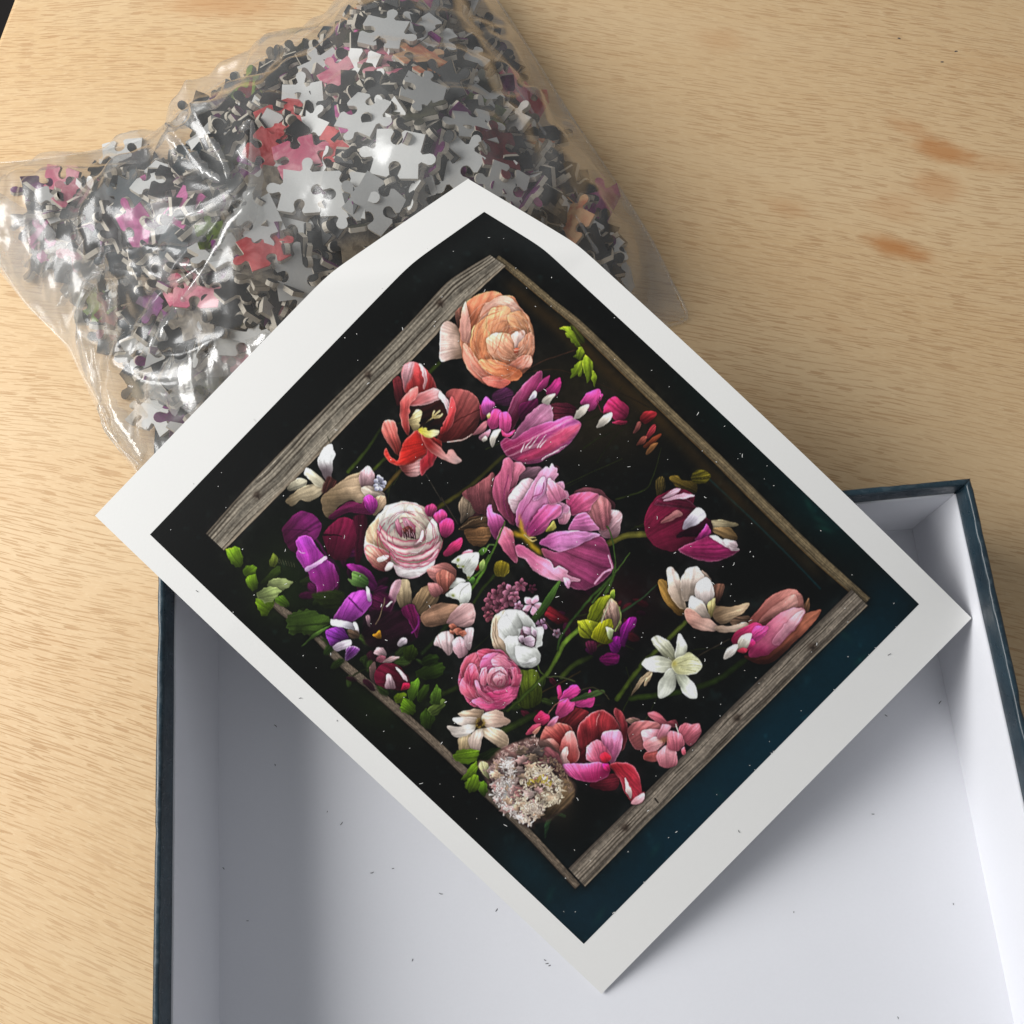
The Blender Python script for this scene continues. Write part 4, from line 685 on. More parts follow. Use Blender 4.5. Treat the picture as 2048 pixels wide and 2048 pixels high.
petal(tG, [(640, 560), (655, 440), (700, 380), (780, 345), (820, 500), (900, 800), (880, 890), (800, 835), (720, 760), (660, 680)], (166, 136, 106), (206, 184, 160), st=.08); stem(tG, [(690, 420), (680, 580), (740, 740), (830, 840)], 1.6, (150, 122, 96)); stem(tG, [(665, 470), (658, 600), (700, 720)], 1.4, (150, 120, 96))
petal(tG, [(708, 500), (730, 420), (780, 350), (850, 334), (920, 345), (1000, 395), (1045, 460), (1075, 510), (1132, 505), (1142, 560), (1122, 590), (1130, 680), (1080, 702), (1112, 770), (1105, 840), (1060, 875), (980, 893), (920, 870), (860, 850), (790, 740), (770, 640), (720, 590)], (222, 224, 218), (234, 236, 232), st=.04, shade=.10)
for p_ in ([(715, 500), (740, 420), (800, 400), (860, 460), (900, 560), (850, 600), (770, 600)], [(790, 360), (870, 340), (930, 400), (940, 500), (880, 500), (830, 430)], [(900, 350), (990, 390), (1040, 470), (1000, 510), (950, 480)], [(780, 610), (880, 590), (920, 640), (900, 740), (830, 780), (785, 700)], [(880, 700), (960, 690), (1080, 720), (1105, 800), (1060, 860), (960, 880), (890, 820)], [(1050, 520), (1110, 510), (1138, 560), (1120, 640), (1070, 620)]): petal(tG, p_, (204, 206, 198), (236, 238, 234), rim=(214, 214, 208), rw=1.2, rk=.4, st=.04, shade=.12, shadow=.18)
petal(tG, [(940, 860), (980, 840), (1060, 790), (1066, 830), (1010, 856)], (176, 176, 174), shadow=0); petal(tG, [(915, 600), (950, 505), (1040, 520), (1078, 580), (1055, 690), (980, 690), (920, 650)], (60, 34, 44), (96, 66, 78), st=.2, shadow=.2)
for p_ in ([(950, 500), (1020, 520), (1060, 560), (1000, 580), (960, 550)], [(960, 620), (1020, 590), (1060, 620), (1040, 690), (970, 670)], [(912, 600), (945, 590), (960, 640), (930, 655)], [(1030, 500), (1075, 540), (1070, 590), (1040, 560)]): petal(tG, p_, (140, 112, 130), (190, 166, 182), rim=(214, 196, 206), rw=1, st=.1)
rose(*tG([(625, 1020)])[0], 62, 62, 0, [(7, 1.0, .55), (6, .86, .45), (6, .68, .35)], (196, 66, 104), (212, 84, 124), (228, 130, 158), 4)
for p_, a_, b_ in (([(345, 900), (400, 790), (500, 748), (560, 830), (500, 960), (420, 1010), (360, 980)], (168, 56, 80), (206, 96, 116)), ([(500, 745), (600, 715), (700, 740), (760, 800), (680, 860), (570, 860)], (140, 36, 60), (186, 70, 96)), ([(335, 1070), (380, 990), (470, 1080), (560, 1190), (470, 1200), (390, 1170), (350, 1130)], (196, 76, 100), (214, 100, 126)), ([(385, 960), (430, 870), (480, 865), (515, 960), (500, 1060), (440, 1060), (395, 1020)], (206, 60, 96), (226, 110, 136)),
                   ([(455, 1215), (560, 1180), (700, 1220), (820, 1220), (740, 1290), (640, 1308), (540, 1280)], (206, 44, 108), (226, 100, 144)), ([(560, 1170), (700, 1120), (880, 1060), (900, 1110), (870, 1190), (800, 1240), (680, 1240)], (200, 40, 100), (226, 100, 146)), ([(830, 900), (880, 900), (890, 960), (930, 960), (930, 1010), (890, 1080), (830, 1080), (850, 980)], (190, 62, 98), (214, 104, 134)), ([(535, 880), (570, 790), (650, 750), (720, 760), (680, 840), (650, 930), (580, 940)], (206, 70, 130), (230, 130, 170)), ([(640, 830), (720, 760), (800, 820), (830, 900), (760, 890), (690, 900)], (206, 90, 126), (232, 150, 170)),
                   ([(530, 990), (550, 910), (590, 900), (605, 1000), (590, 1060), (545, 1050)], (214, 96, 124), (234, 140, 160)), ([(480, 1030), (500, 1020), (560, 1130), (660, 1220), (600, 1220), (520, 1140)], (220, 74, 120), (236, 130, 160)), ([(600, 960), (660, 900), (760, 900), (800, 980), (780, 1080), (680, 1100), (620, 1060)], (196, 96, 116), (222, 146, 158)), ([(660, 1000), (700, 950), (770, 960), (770, 1050), (700, 1070)], (206, 116, 136), (230, 166, 176))):
    petal(tG, p_, a_, b_, rim=(236, 156, 176), rw=1.3, rk=.55, st=.08, shade=.2, shadow=.35)
arcs(tG, 650, 1020, 0, 50, 270, 46, [(150, 30, 70), (240, 170, 190), (236, 150, 176), (176, 50, 90)], 8, .95, .1, (.9, 1.9), (1.0, 2.2), .5, (60, 0))
for q_ in ([(705, 1060), (712, 1020), (745, 1010), (735, 1040)], [(660, 1080), (700, 1100), (770, 1080), (800, 1010)], [(640, 1040), (650, 960), (720, 925), (780, 960)], [(600, 1090), (680, 1150), (800, 1130)]): stem(tG, q_, 1.8, (140, 44, 74))
for p_, a_, b_ in (([(315, 1340), (430, 1308), (560, 1308), (548, 1405), (470, 1392), (380, 1380)], (160, 130, 104), (196, 168, 144)), ([(555, 1385), (600, 1330), (680, 1305), (745, 1330), (760, 1370), (822, 1412), (740, 1455), (600, 1474)], (186, 146, 124), (222, 196, 180)), ([(545, 1490), (650, 1478), (750, 1510), (805, 1580), (792, 1645), (740, 1668), (660, 1622), (580, 1560)], (166, 140, 112), (202, 180, 156)), ([(318, 1590), (380, 1550), (450, 1545), (435, 1650), (402, 1732), (340, 1690)], (164, 138, 96), (206, 184, 146)), ([(415, 1600), (480, 1510), (560, 1488), (545, 1600), (516, 1715), (460, 1690)], (196, 168, 152), (226, 208, 194)),
                   ([(270, 1390), (350, 1378), (500, 1385), (490, 1445), (400, 1462), (320, 1440)], (206, 184, 170), (228, 212, 202)), ([(218, 1458), (330, 1470), (400, 1450), (480, 1450), (482, 1485), (400, 1552), (300, 1565), (250, 1525)], (210, 196, 184), (236, 228, 220))): petal(tG, p_, a_, b_, rim=(232, 216, 204), rw=1.2, rk=.45, st=.10, shade=.14)
blob(*tG([(530, 1440)])[0], 11, 10, (66, 50, 18), 1); blob(*tG([(530, 1435)])[0], 6, 6, (34, 18, 10), 1)
for k in range(30): a_ = prng.uniform(0, 6.28); r_ = prng.uniform(25, 55); blob(*tG([(530 + r_ * math.cos(a_), 1440 + r_ * math.sin(a_))])[0], 1.3, 1.3, (150, 122, 50), .8)
# --- green bell and its stem, magenta blooms in the dark
stem(tG, [(800, 1310), (1060, 1070), (1200, 930), (1270, 800), (1350, 650), (1490, 520)], (7, 10), (40, 54, 16), (116, 150, 44)); stem(tG, [(1280, 720), (1310, 600), (1450, 400), (1650, 170), (1830, 0)], (5, 6), (44, 68, 26), (60, 90, 34)); stem(tG, [(1740, 200), (1790, 80), (1830, 0)], 4, (70, 100, 34)); stem(tG, [(1090, 870), (1110, 930), (1140, 960)], 2.5, (80, 100, 40)); stem(tG, [(1180, 985), (1300, 980), (1450, 1030)], 3, (64, 70, 40))
for p_, a_, b_ in (([(1800, 650), (1830, 600), (1880, 610), (1890, 680), (1850, 750), (1800, 720)], (70, 6, 66), (104, 16, 98)), ([(1690, 820), (1740, 770), (1800, 755), (1872, 785), (1860, 850), (1760, 872)], (64, 6, 54), (104, 16, 88)), ([(1560, 650), (1640, 640), (1650, 720), (1590, 750)], (40, 10, 26), (66, 20, 40)), ([(1890, 600), (1930, 520), (1960, 560), (1930, 680)], (66, 6, 70), None)): petal(tG, p_, a_, b_, shadow=0, soft=2.5)
petal(tE, [(170, 1370), (230, 1300), (280, 1300), (270, 1360), (200, 1440), (190, 1520), (160, 1480)], (90, 8, 84), (126, 22, 116), shadow=0, soft=2); petal(tE, [(70, 1490), (110, 1470), (160, 1510), (140, 1560), (90, 1550)], (96, 10, 92), None, shadow=0, soft=2); petal(tE, [(0, 1610), (60, 1570), (130, 1580), (140, 1630), (60, 1660)], (84, 8, 62), None, shadow=0, soft=2)
for p_, a_, b_, rm in (([(1800, 160), (1830, 145), (1825, 230), (1780, 240)], (90, 120, 20), (130, 160, 50), None), ([(1572, 420), (1610, 300), (1700, 218), (1785, 205), (1745, 330), (1705, 465), (1600, 470)], (92, 104, 10), (140, 148, 26), (160, 170, 60)), ([(1690, 465), (1740, 330), (1790, 235), (1860, 280), (1892, 380), (1880, 500), (1840, 540), (1790, 440)], (96, 70, 62), (146, 120, 108), (150, 150, 70)), ([(1478, 455), (1490, 450), (1560, 438), (1665, 470), (1625, 590), (1560, 608), (1500, 575)], (104, 112, 10), (140, 146, 30), (156, 160, 50)), ([(1610, 595), (1680, 470), (1790, 428), (1815, 500), (1755, 560), (1810, 630), (1765, 660), (1680, 642)], (106, 106, 6), (142, 142, 20), (160, 160, 40)), ([(1748, 505), (1825, 530), (1795, 615), (1762, 560)], (170, 186, 120), (206, 216, 176), None)): petal(tG, p_, a_, b_, rim=rm, rw=1.4, rk=.6, st=.18)
stem(tG, [(1840, 540), (1890, 420), (1880, 310)], 3, (150, 170, 90)); stem(tG, [(1700, 460), (1760, 320), (1790, 240)], 2.5, (196, 196, 160))

# --- right hand side: streaked tulip, cream tulip, narcissus, pink tulip, olive flowers
for p_, c_ in (([(430, 250), (470, 210), (500, 230), (495, 300), (465, 375), (440, 350)], (58, 48, 22)), ([(540, 215), (600, 200), (640, 240), (740, 250), (745, 330), (680, 310), (600, 290)], (72, 58, 20)), ([(705, 215), (740, 170), (800, 158), (855, 205), (800, 255), (730, 250)], (84, 76, 18))): petal(tE, p_, np.array(c_) * .7, c_, st=.3, shadow=0, soft=2)
for p_, a_, b_, ax_, rm, sc_ in (([(860, 550), (960, 546), (1066, 578), (960, 602), (870, 604)], (112, 100, 72), (160, 146, 116), None, None, None), ([(865, 612), (1000, 600), (1062, 680), (1020, 702), (900, 645)], (70, 52, 28), (124, 98, 64), None, None, None),
        ([(346, 620), (352, 520), (400, 410), (480, 340), (600, 300), (725, 350), (722, 430), (850, 560), (862, 650), (780, 705), (700, 745), (560, 782), (440, 745), (380, 692)], (128, 24, 58), (82, 14, 36), (380, 640, 720, 400), None, (60, 8, 26)), ([(420, 420), (520, 345), (640, 365), (722, 420), (760, 470), (640, 450), (520, 430)], (56, 12, 26), (86, 22, 44), None, (150, 100, 120), None),
        ([(480, 375), (560, 312), (625, 303), (560, 352)], (190, 150, 166), None, None, None, None), ([(495, 392), (620, 345), (728, 352), (640, 372), (540, 385)], (176, 136, 152), None, None, None, None), ([(465, 562), (540, 500), (600, 470), (636, 500), (560, 540)], (140, 76, 80), (176, 118, 116), None, None, None),
        ([(596, 675), (660, 620), (740, 560), (850, 545), (866, 620), (760, 660)], (20, 4, 12), (36, 6, 20), None, None, None), ([(645, 612), (668, 530), (750, 448), (805, 478), (812, 522), (740, 572)], (176, 160, 180), (224, 222, 230), (650, 610, 790, 470), None, (236, 232, 238)), ([(735, 685), (800, 620), (822, 575), (852, 640), (812, 695), (762, 715)], (118, 20, 82), (150, 44, 110), None, (176, 90, 140), None),
        ([(610, 775), (700, 722), (850, 668), (960, 722), (1040, 772), (1076, 770), (1000, 822), (900, 857), (760, 847)], (140, 30, 80), (120, 26, 72), (640, 780, 1040, 790), (206, 160, 176), None), ([(850, 668), (900, 668), (1000, 730), (1072, 768), (1020, 772), (940, 720)], (206, 186, 190), None, None, None, None), ([(960, 690), (1040, 705), (1064, 740), (1020, 762), (970, 725)], (176, 150, 156), (206, 188, 190), None, None, None)):
    petal(tE, p_, a_, b_, ax_, rm, 1.5, .6, st=.12, stc=sc_)
for p_, a_, b_, ax_ in (([(880, 1050), (956, 1040), (940, 1120), (900, 1200), (870, 1150)], (56, 34, 28), (84, 56, 44), None), ([(454, 1010), (510, 1018), (545, 1130), (665, 1250), (600, 1272), (480, 1135)], (104, 72, 26), (146, 110, 52), None), ([(785, 930), (860, 1000), (850, 1050), (790, 990)], (130, 112, 100), None, None), ([(516, 930), (560, 912), (610, 985), (652, 1120), (662, 1225), (600, 1205), (540, 1105)], (186, 160, 130), (216, 194, 186), (640, 1210, 545, 930)), ([(625, 1020), (660, 935), (700, 912), (755, 905), (795, 985), (760, 1060), (700, 1155), (640, 1155)], (196, 172, 152), (222, 206, 198), (680, 1150, 720, 920)), ([(736, 1062), (810, 978), (868, 1030), (878, 1120), (832, 1204), (750, 1152)], (206, 186, 178), (230, 218, 214), None),
        ([(830, 1205), (885, 1150), (890, 1240), (852, 1295)], (172, 152, 84), (206, 192, 136), None), ([(690, 1240), (700, 1125), (790, 1180), (840, 1260), (850, 1312), (770, 1290)], (210, 186, 168), (228, 212, 200), None), ([(1000, 1300), (1150, 1285), (1150, 1360), (1040, 1360)], (66, 48, 36), (94, 72, 56), None), ([(878, 1292), (900, 1212), (1010, 1218), (1148, 1183), (1122, 1240), (1040, 1290), (940, 1348)], (124, 98, 72), (166, 142, 114), None), ([(655, 1245), (690, 1220), (780, 1290), (850, 1312), (915, 1370), (885, 1398), (760, 1382), (680, 1332)], (206, 142, 126), (222, 186, 170), (660, 1300, 900, 1380)), ([(895, 1365), (1010, 1362), (1125, 1335), (1156, 1370), (1060, 1398), (920, 1403)], (166, 138, 118), (200, 178, 160), None)):
    petal(tE, p_, a_, b_, ax_, np.clip(np.array(a_) * 1.2 + 8, 0, 238), 1.3, .5, st=.10)
for p_, a_, b_, ax_ in (([(1555, 1265), (1585, 1190), (1612, 1148), (1614, 1222), (1590, 1275)], (86, 56, 38), (124, 88, 62), None), ([(1140, 1345), (1220, 1240), (1300, 1150), (1400, 1092), (1500, 1078), (1562, 1130), (1565, 1235), (1400, 1292), (1250, 1365)], (136, 64, 58), (190, 124, 114), (1180, 1350, 1520, 1100)), ([(1230, 1330), (1330, 1220), (1430, 1150), (1510, 1120), (1520, 1210), (1400, 1270)], (170, 100, 92), (204, 146, 136), None), ([(1110, 1590), (1250, 1595), (1400, 1485), (1560, 1290), (1640, 1250), (1708, 1238), (1650, 1332), (1500, 1485), (1350, 1625), (1230, 1652)], (72, 30, 24), (138, 80, 60), (1180, 1620, 1690, 1250)),
        ([(1015, 1470), (1060, 1400), (1180, 1338), (1255, 1362), (1190, 1480), (1060, 1512)], (130, 22, 56), (180, 46, 98), None), ([(1150, 1560), (1190, 1460), (1300, 1340), (1420, 1248), (1550, 1220), (1582, 1262), (1500, 1385), (1380, 1505), (1280, 1585), (1170, 1600)], (196, 50, 108), (226, 166, 168), (1180, 1570, 1560, 1230)), ([(1330, 1480), (1420, 1360), (1550, 1240), (1575, 1265), (1480, 1390), (1380, 1500)], (218, 120, 150), (234, 190, 194), None), ([(1165, 1445), (1200, 1368), (1260, 1362), (1304, 1372), (1270, 1435), (1200, 1475)], (206, 50, 130), (222, 80, 150), None), ([(1140, 1500), (1180, 1460), (1200, 1490), (1150, 1540)], (196, 40, 104), None, None), ([(1066, 1505), (1090, 1440), (1172, 1418), (1145, 1512), (1080, 1555)], (196, 186, 160), (226, 220, 212), None), ([(1062, 1550), (1100, 1535), (1140, 1540), (1105, 1570)], (160, 40, 60), None, None), ([(956, 1606), (990, 1530), (1062, 1505), (1040, 1572), (980, 1610)], (196, 186, 176), (220, 212, 206), None)):
    petal(tE, p_, a_, b_, ax_, np.clip(np.array(a_) * 1.18 + 10, 0, 238), 1.4, .5, st=.09)
petal(tE, [(235, 1900), (300, 1790), (380, 1710), (402, 1720), (380, 1790), (345, 1820), (360, 1760), (290, 1840)], (96, 78, 56), (150, 130, 104))
for p_, a_, b_, ax_ in (([(397, 1462), (450, 1440), (540, 1490), (585, 1580), (580, 1640), (500, 1600), (430, 1520)], (156, 156, 120), (206, 206, 186), (575, 1640, 410, 1460)), ([(582, 1600), (598, 1480), (612, 1425), (640, 1455), (672, 1515), (662, 1575), (612, 1630)], (206, 206, 176), (234, 236, 224), None), ([(322, 1652), (390, 1598), (480, 1598), (565, 1645), (550, 1705), (440, 1715), (370, 1695)], (206, 206, 176), (234, 236, 222), (570, 1660, 330, 1650)), ([(450, 1905), (458, 1800), (530, 1695), (595, 1725), (568, 1850), (485, 1913)], (206, 208, 186), (234, 236, 226), (580, 1700, 470, 1910)), ([(588, 1712), (660, 1738), (735, 1820), (746, 1915), (680, 1905), (620, 1835)], (190, 194, 166), (224, 228, 214), (590, 1710, 740, 1910)),
        ([(552, 1660), (590, 1610), (640, 1590), (685, 1566), (755, 1608), (786, 1670), (745, 1722), (670, 1738), (590, 1720)], (206, 202, 136), (230, 230, 190), (560, 1660, 780, 1660))): petal(tE, p_, a_, b_, ax_, (240, 240, 230), 1.3, .5, st=.09, shade=.12)
for q_ in ([(600, 1650), (680, 1620), (760, 1630)], [(610, 1665), (700, 1660), (775, 1670)], [(600, 1680), (680, 1700), (740, 1715)]): stem(tE, q_, 1.5, (190, 186, 130))
blob(*tE([(575, 1650)])[0], 6, 6, (176, 160, 70), .8)

# --- lower end: red tulip, hearts, carnation, fringed tulip, leaves
for p_, c_ in (([(25, 635), (60, 590), (130, 575), (220, 590), (215, 640), (140, 682), (70, 670)], (112, 152, 24)), ([(95, 810), (110, 780), (150, 720), (200, 670), (205, 740), (160, 800)], (118, 158, 26)), ([(115, 850), (140, 810), (200, 770), (225, 840), (205, 890), (150, 902)], (112, 150, 24)), ([(228, 900), (235, 830), (270, 830), (286, 900), (262, 935)], (84, 120, 22)), ([(210, 640), (320, 570), (400, 580), (360, 650), (260, 690)], (26, 38, 12))): petal(tH, lobed(p_), np.array(c_) * .6, np.array(c_) * 1.0, rim=np.array(c_) * 1.15, rw=1.2, rk=.5)
petal(tH, [(735, 1260), (738, 1150), (775, 1090), (830, 1065), (890, 1085), (880, 1100), (820, 1085), (770, 1130)], (26, 48, 30), (40, 70, 36), shadow=0); blob(*tH([(860, 1000)])[0], 26, 40, (40, 34, 26), .7)
for p_, a_, b_, ax_, rm in (([(825, 380), (880, 285), (960, 250), (1070, 290), (1010, 390), (960, 470), (880, 440)], (54, 12, 16), (92, 26, 30), None, None), ([(1270, 300), (1282, 255), (1340, 310), (1372, 420), (1345, 560), (1300, 580), (1315, 400)], (72, 16, 22), (116, 36, 42), None, (196, 120, 124)), ([(985, 450), (1015, 370), (1100, 292), (1185, 272), (1272, 335), (1305, 420), (1300, 560), (1200, 650), (1060, 650), (1000, 570)], (52, 12, 16), (132, 36, 42), (1130, 640, 1150, 290), (222, 150, 152)),
        ([(700, 510), (740, 400), (840, 373), (925, 400), (945, 460), (900, 535), (850, 545), (780, 485)], (150, 36, 36), (196, 110, 100), (880, 520, 750, 390), (206, 140, 130)), ([(720, 520), (790, 490), (850, 560), (870, 640), (830, 620), (790, 560)], (150, 60, 52), (206, 150, 140), None, (226, 180, 170)), ([(1085, 860), (1150, 790), (1270, 765), (1306, 830), (1250, 893)], (46, 8, 16), (76, 18, 28), None, None), ([(920, 700), (980, 640), (990, 560), (1060, 600), (1060, 690)], (40, 8, 12), None, None, None),
        ([(848, 570), (890, 460), (935, 437), (980, 500), (995, 645), (920, 700), (865, 690), (858, 620)], (166, 36, 34), (222, 150, 146), (930, 690, 930, 440), (236, 196, 192)), ([(850, 640), (890, 560), (910, 560), (905, 640), (925, 695), (870, 690)], (196, 140, 136), (226, 190, 184), None, None), ([(1165, 480), (1200, 440), (1250, 426), (1322, 440), (1326, 540), (1285, 645), (1245, 690), (1205, 600)], (186, 66, 120), (222, 140, 176), (1240, 680, 1270, 440), (240, 200, 216)), ([(1055, 650), (1055, 560), (1140, 498), (1205, 560), (1245, 640), (1195, 695), (1110, 680)], (196, 50, 96), (222, 130, 150), (1170, 680, 1110, 520), (236, 176, 186)), ([(1160, 620), (1200, 600), (1240, 640), (1195, 690)], (186, 30, 50), None, None, None),
        ([(865, 695), (1000, 690), (1130, 678), (1200, 690), (1235, 740), (1205, 785), (1100, 828), (980, 802), (900, 765)], (206, 36, 108), (224, 100, 160), (1060, 820, 1000, 690), (236, 150, 186)), ([(1180, 690), (1225, 690), (1240, 740), (1205, 740)], (206, 30, 100), None, None, None), ([(1235, 700), (1320, 678), (1412, 700), (1462, 790), (1482, 900), (1505, 905), (1505, 965), (1440, 993), (1390, 962), (1340, 880), (1310, 790)], (130, 22, 32), (206, 50, 72), (1250, 700, 1440, 980), (226, 130, 140)), ([(1350, 800), (1372, 830), (1400, 905), (1398, 950), (1365, 900)], (240, 210, 206), None, None, None), ([(1400, 990), (1430, 950), (1500, 910), (1505, 962), (1440, 993)], (222, 150, 160), (236, 190, 196), None, None)): petal(tH, p_, a_, b_, ax_, rm, 1.7, .7, st=.10)
stem(tH, [(1130, 390), (1150, 300)], (1.5, 3), (206, 120, 120))
for p_, c_ in (([(830, 95), (850, 85), (858, 150), (850, 190), (832, 150)], (176, 40, 96)), ([(855, 185), (880, 130), (930, 88), (985, 88), (1008, 122), (960, 172), (890, 195)], (190, 50, 124)), ([(950, 215), (1050, 170), (1080, 110), (1118, 180), (1095, 242), (1010, 246)], (186, 50, 122)), ([(818, 295), (848, 205), (905, 183), (925, 205), (960, 215), (940, 282), (850, 332)], (218, 66, 132)), ([(650, 345), (700, 278), (735, 300), (768, 318), (765, 355), (700, 392)], (194, 40, 88)), ([(588, 455), (640, 392), (702, 380), (660, 445)], (186, 64, 92)), ([(750, 390), (800, 330), (838, 320), (820, 360), (770, 395)], (206, 110, 140)), ([(640, 445), (690, 400), (702, 400), (665, 452)], (206, 130, 110))): heart(tH, p_, c_)
stem(tH, [(760, 300), (810, 230), (900, 180)], 1.8, (150, 90, 80)); petal(tH, [(935, 202), (1020, 152), (1130, 118), (1192, 132), (1060, 182)], (36, 52, 26), (62, 84, 40)); stem(tH, [(1000, 120), (1100, 95), (1190, 140), (1230, 190)], 2, (56, 52, 34))
for p_, a_, b_ in (([(1370, 350), (1420, 330), (1465, 350), (1440, 400)], (84, 66, 56), None), ([(1530, 300), (1560, 282), (1610, 295), (1680, 360), (1742, 348), (1755, 395), (1660, 405), (1590, 362)], (150, 60, 72), (186, 96, 108)), ([(1378, 410), (1460, 358), (1600, 368), (1630, 425), (1510, 450), (1500, 560), (1430, 570), (1390, 500)], (140, 66, 68), (180, 106, 106)), ([(1768, 425), (1815, 372), (1870, 385), (1925, 378), (1935, 455), (1860, 545), (1800, 490)], (190, 80, 98), (214, 120, 134)), ([(1505, 605), (1600, 585), (1605, 662), (1510, 655)], (140, 56, 54), (170, 80, 76)), ([(1595, 625), (1640, 565), (1690, 538), (1745, 590), (1750, 690), (1680, 713), (1620, 692)], (200, 100, 116), (226, 156, 164)), ([(1685, 450), (1770, 445), (1815, 520), (1760, 585), (1680, 565)], (196, 84, 104), (220, 126, 142)), ([(1485, 440), (1560, 418), (1662, 440), (1665, 515), (1600, 565), (1510, 532)], (206, 106, 126), (230, 166, 176)), ([(1500, 520), (1580, 480), (1640, 510), (1600, 575), (1530, 585)], (206, 116, 124), (232, 170, 172)), ([(1606, 485), (1640, 380), (1705, 400), (1645, 485)], (206, 110, 132), (230, 160, 176)), ([(1790, 580), (1812, 560), (1818, 605), (1800, 610)], (196, 80, 96), None)): petal(tH, p_, a_, b_, rim=(228, 150, 160), rw=1.2, rk=.5, st=.10)
stem(tH, [(1745, 380), (1765, 440)], 2, (236, 220, 200)); blob(*tH([(1655, 500)])[0], 9, 7, (150, 100, 50), .6)
FT = [(218, 700), (240, 665), (300, 670), (380, 590), (480, 540), (620, 488), (760, 520), (850, 610), (882, 740), (965, 850), (962, 950), (890, 1035), (780, 1112), (670, 1142), (640, 1185), (560, 1155), (480, 1062), (400, 1002), (350, 920), (300, 842)]
petal(tH, FT, (66, 48, 42), (104, 74, 70), st=.12, soft=7); petal(tH, [(220, 700), (245, 668), (290, 690), (300, 800), (260, 770)], (126, 126, 84), (166, 160, 120)); petal(tH, [(650, 600), (760, 560), (850, 640), (860, 740), (760, 740), (680, 690)], (110, 54, 62), (150, 84, 90), soft=3)
petal(tH, [(820, 800), (930, 830), (960, 940), (880, 1030), (740, 1100), (700, 1040), (800, 980), (840, 900)], (66, 50, 34), (96, 76, 54), shadow=0, soft=5); petal(tH, [(520, 760), (600, 730), (640, 790), (560, 840), (490, 850)], (166, 92, 82), (190, 116, 102))
petal(tH, [(300, 730), (400, 640), (500, 650), (480, 780), (440, 900), (350, 860)], (176, 132, 130), (206, 166, 164)); petal(tH, [(360, 930), (430, 830), (520, 850), (600, 960), (640, 1100), (560, 1130), (450, 1050)], (186, 140, 132), (222, 190, 182)); petal(tH, [(560, 850), (680, 780), (800, 820), (830, 920), (740, 990), (620, 1000)], (196, 160, 120), (224, 196, 166)); petal(tH, [(590, 920), (680, 890), (700, 960), (620, 1000)], (196, 130, 116), (214, 160, 140))
blob(*tH([(690, 830)])[0], 16, 12, (150, 108, 30), .6); blob(*tH([(545, 1005)])[0], 8, 8, (60, 14, 22), .8); blob(*tH([(490, 770)])[0], 10, 16, (86, 44, 36), .5)
fr = np.random.default_rng(5)
def fringe(pts, n, ln, spread, c=(232, 216, 206)):
    q = spline(pts, False, 12)
    for k in range(n):
        x, y = q[fr.integers(len(q))] + fr.normal(0, spread, 2); a = fr.uniform(0, 6.28); l = ln * fr.uniform(.4, 1.2)
        cc = np.clip(np.array(c) * fr.uniform(.78, 1.08), 0, 250); stem(tH, [(x, y), (x + l * .75 * math.cos(a), y + l * .75 * math.sin(a))], (4.2, .5), cc, soft=1.0)
fr2 = np.random.default_rng(15)
for k in range(95):
    u1, u2 = fr2.uniform(0, 1), fr2.uniform(0, 6.28); x, y = 590 + 270 * u1 ** .5 * math.cos(u2) * .95 - 20, 830 + 290 * u1 ** .5 * math.sin(u2)
    if x - y > 160 or x + y < 960: continue
    dim = .55 if x > 760 or y < 640 else 1.0; L = fr2.uniform(35, 75); a0 = fr2.uniform(0, 6.28); P_ = []
    for j in range(14):
        a = a0 + j * 6.283 / 14; rr = L * (.5 if j % 2 else .85) * fr2.uniform(.7, 1.2); P_.append((x + rr * math.cos(a), y + .7 * rr * math.sin(a)))
    c = np.array([(206, 160, 154), (226, 192, 182), (214, 176, 146), (190, 130, 126)][fr2.integers(4)], float) * dim * fr2.uniform(.75, 1.05)
    petal(tH, P_, c * .7, c, rim=np.clip(c * 1.25, 0, 245), rw=1.4, rk=.8, st=.1, sub=1, shadow=.35)
fringe([(290, 740), (360, 660), (440, 600), (560, 540), (660, 510)], 60, 40, 16, (196, 160, 150)); fringe([(420, 680), (470, 740), (420, 830), (360, 900), (400, 990), (500, 1080), (600, 1150)], 190, 42, 20, (238, 224, 216)); fringe([(600, 760), (700, 720), (800, 790), (850, 860), (820, 960), (740, 1010)], 130, 46, 18, (226, 206, 176)); fringe([(560, 880), (620, 800), (720, 790), (790, 860), (700, 960), (600, 1030), (560, 960), (500, 980)], 150, 40, 24, (236, 216, 188)); fringe([(600, 1020), (690, 1030), (640, 1090), (560, 1120)], 90, 36, 22, (228, 206, 186)); fringe([(600, 830), (680, 800), (760, 830)], 30, 34, 14, (190, 166, 70)); fringe([(700, 620), (820, 690), (880, 800), (930, 900)], 50, 40, 18, (130, 104, 84))
def box_blur(a, r):
    for ax_ in (0, 1):
        c_ = np.cumsum(np.concatenate([np.repeat(np.take(a, [0], ax_), r + 1, ax_), a, np.repeat(np.take(a, [-1], ax_), r, ax_)], ax_), ax_); n_ = a.shape[ax_]
        a = (np.take(c_, np.arange(2 * r + 1, 2 * r + 1 + n_), ax_) - np.take(c_, np.arange(0, n_), ax_)) / (2 * r + 1)
    return a
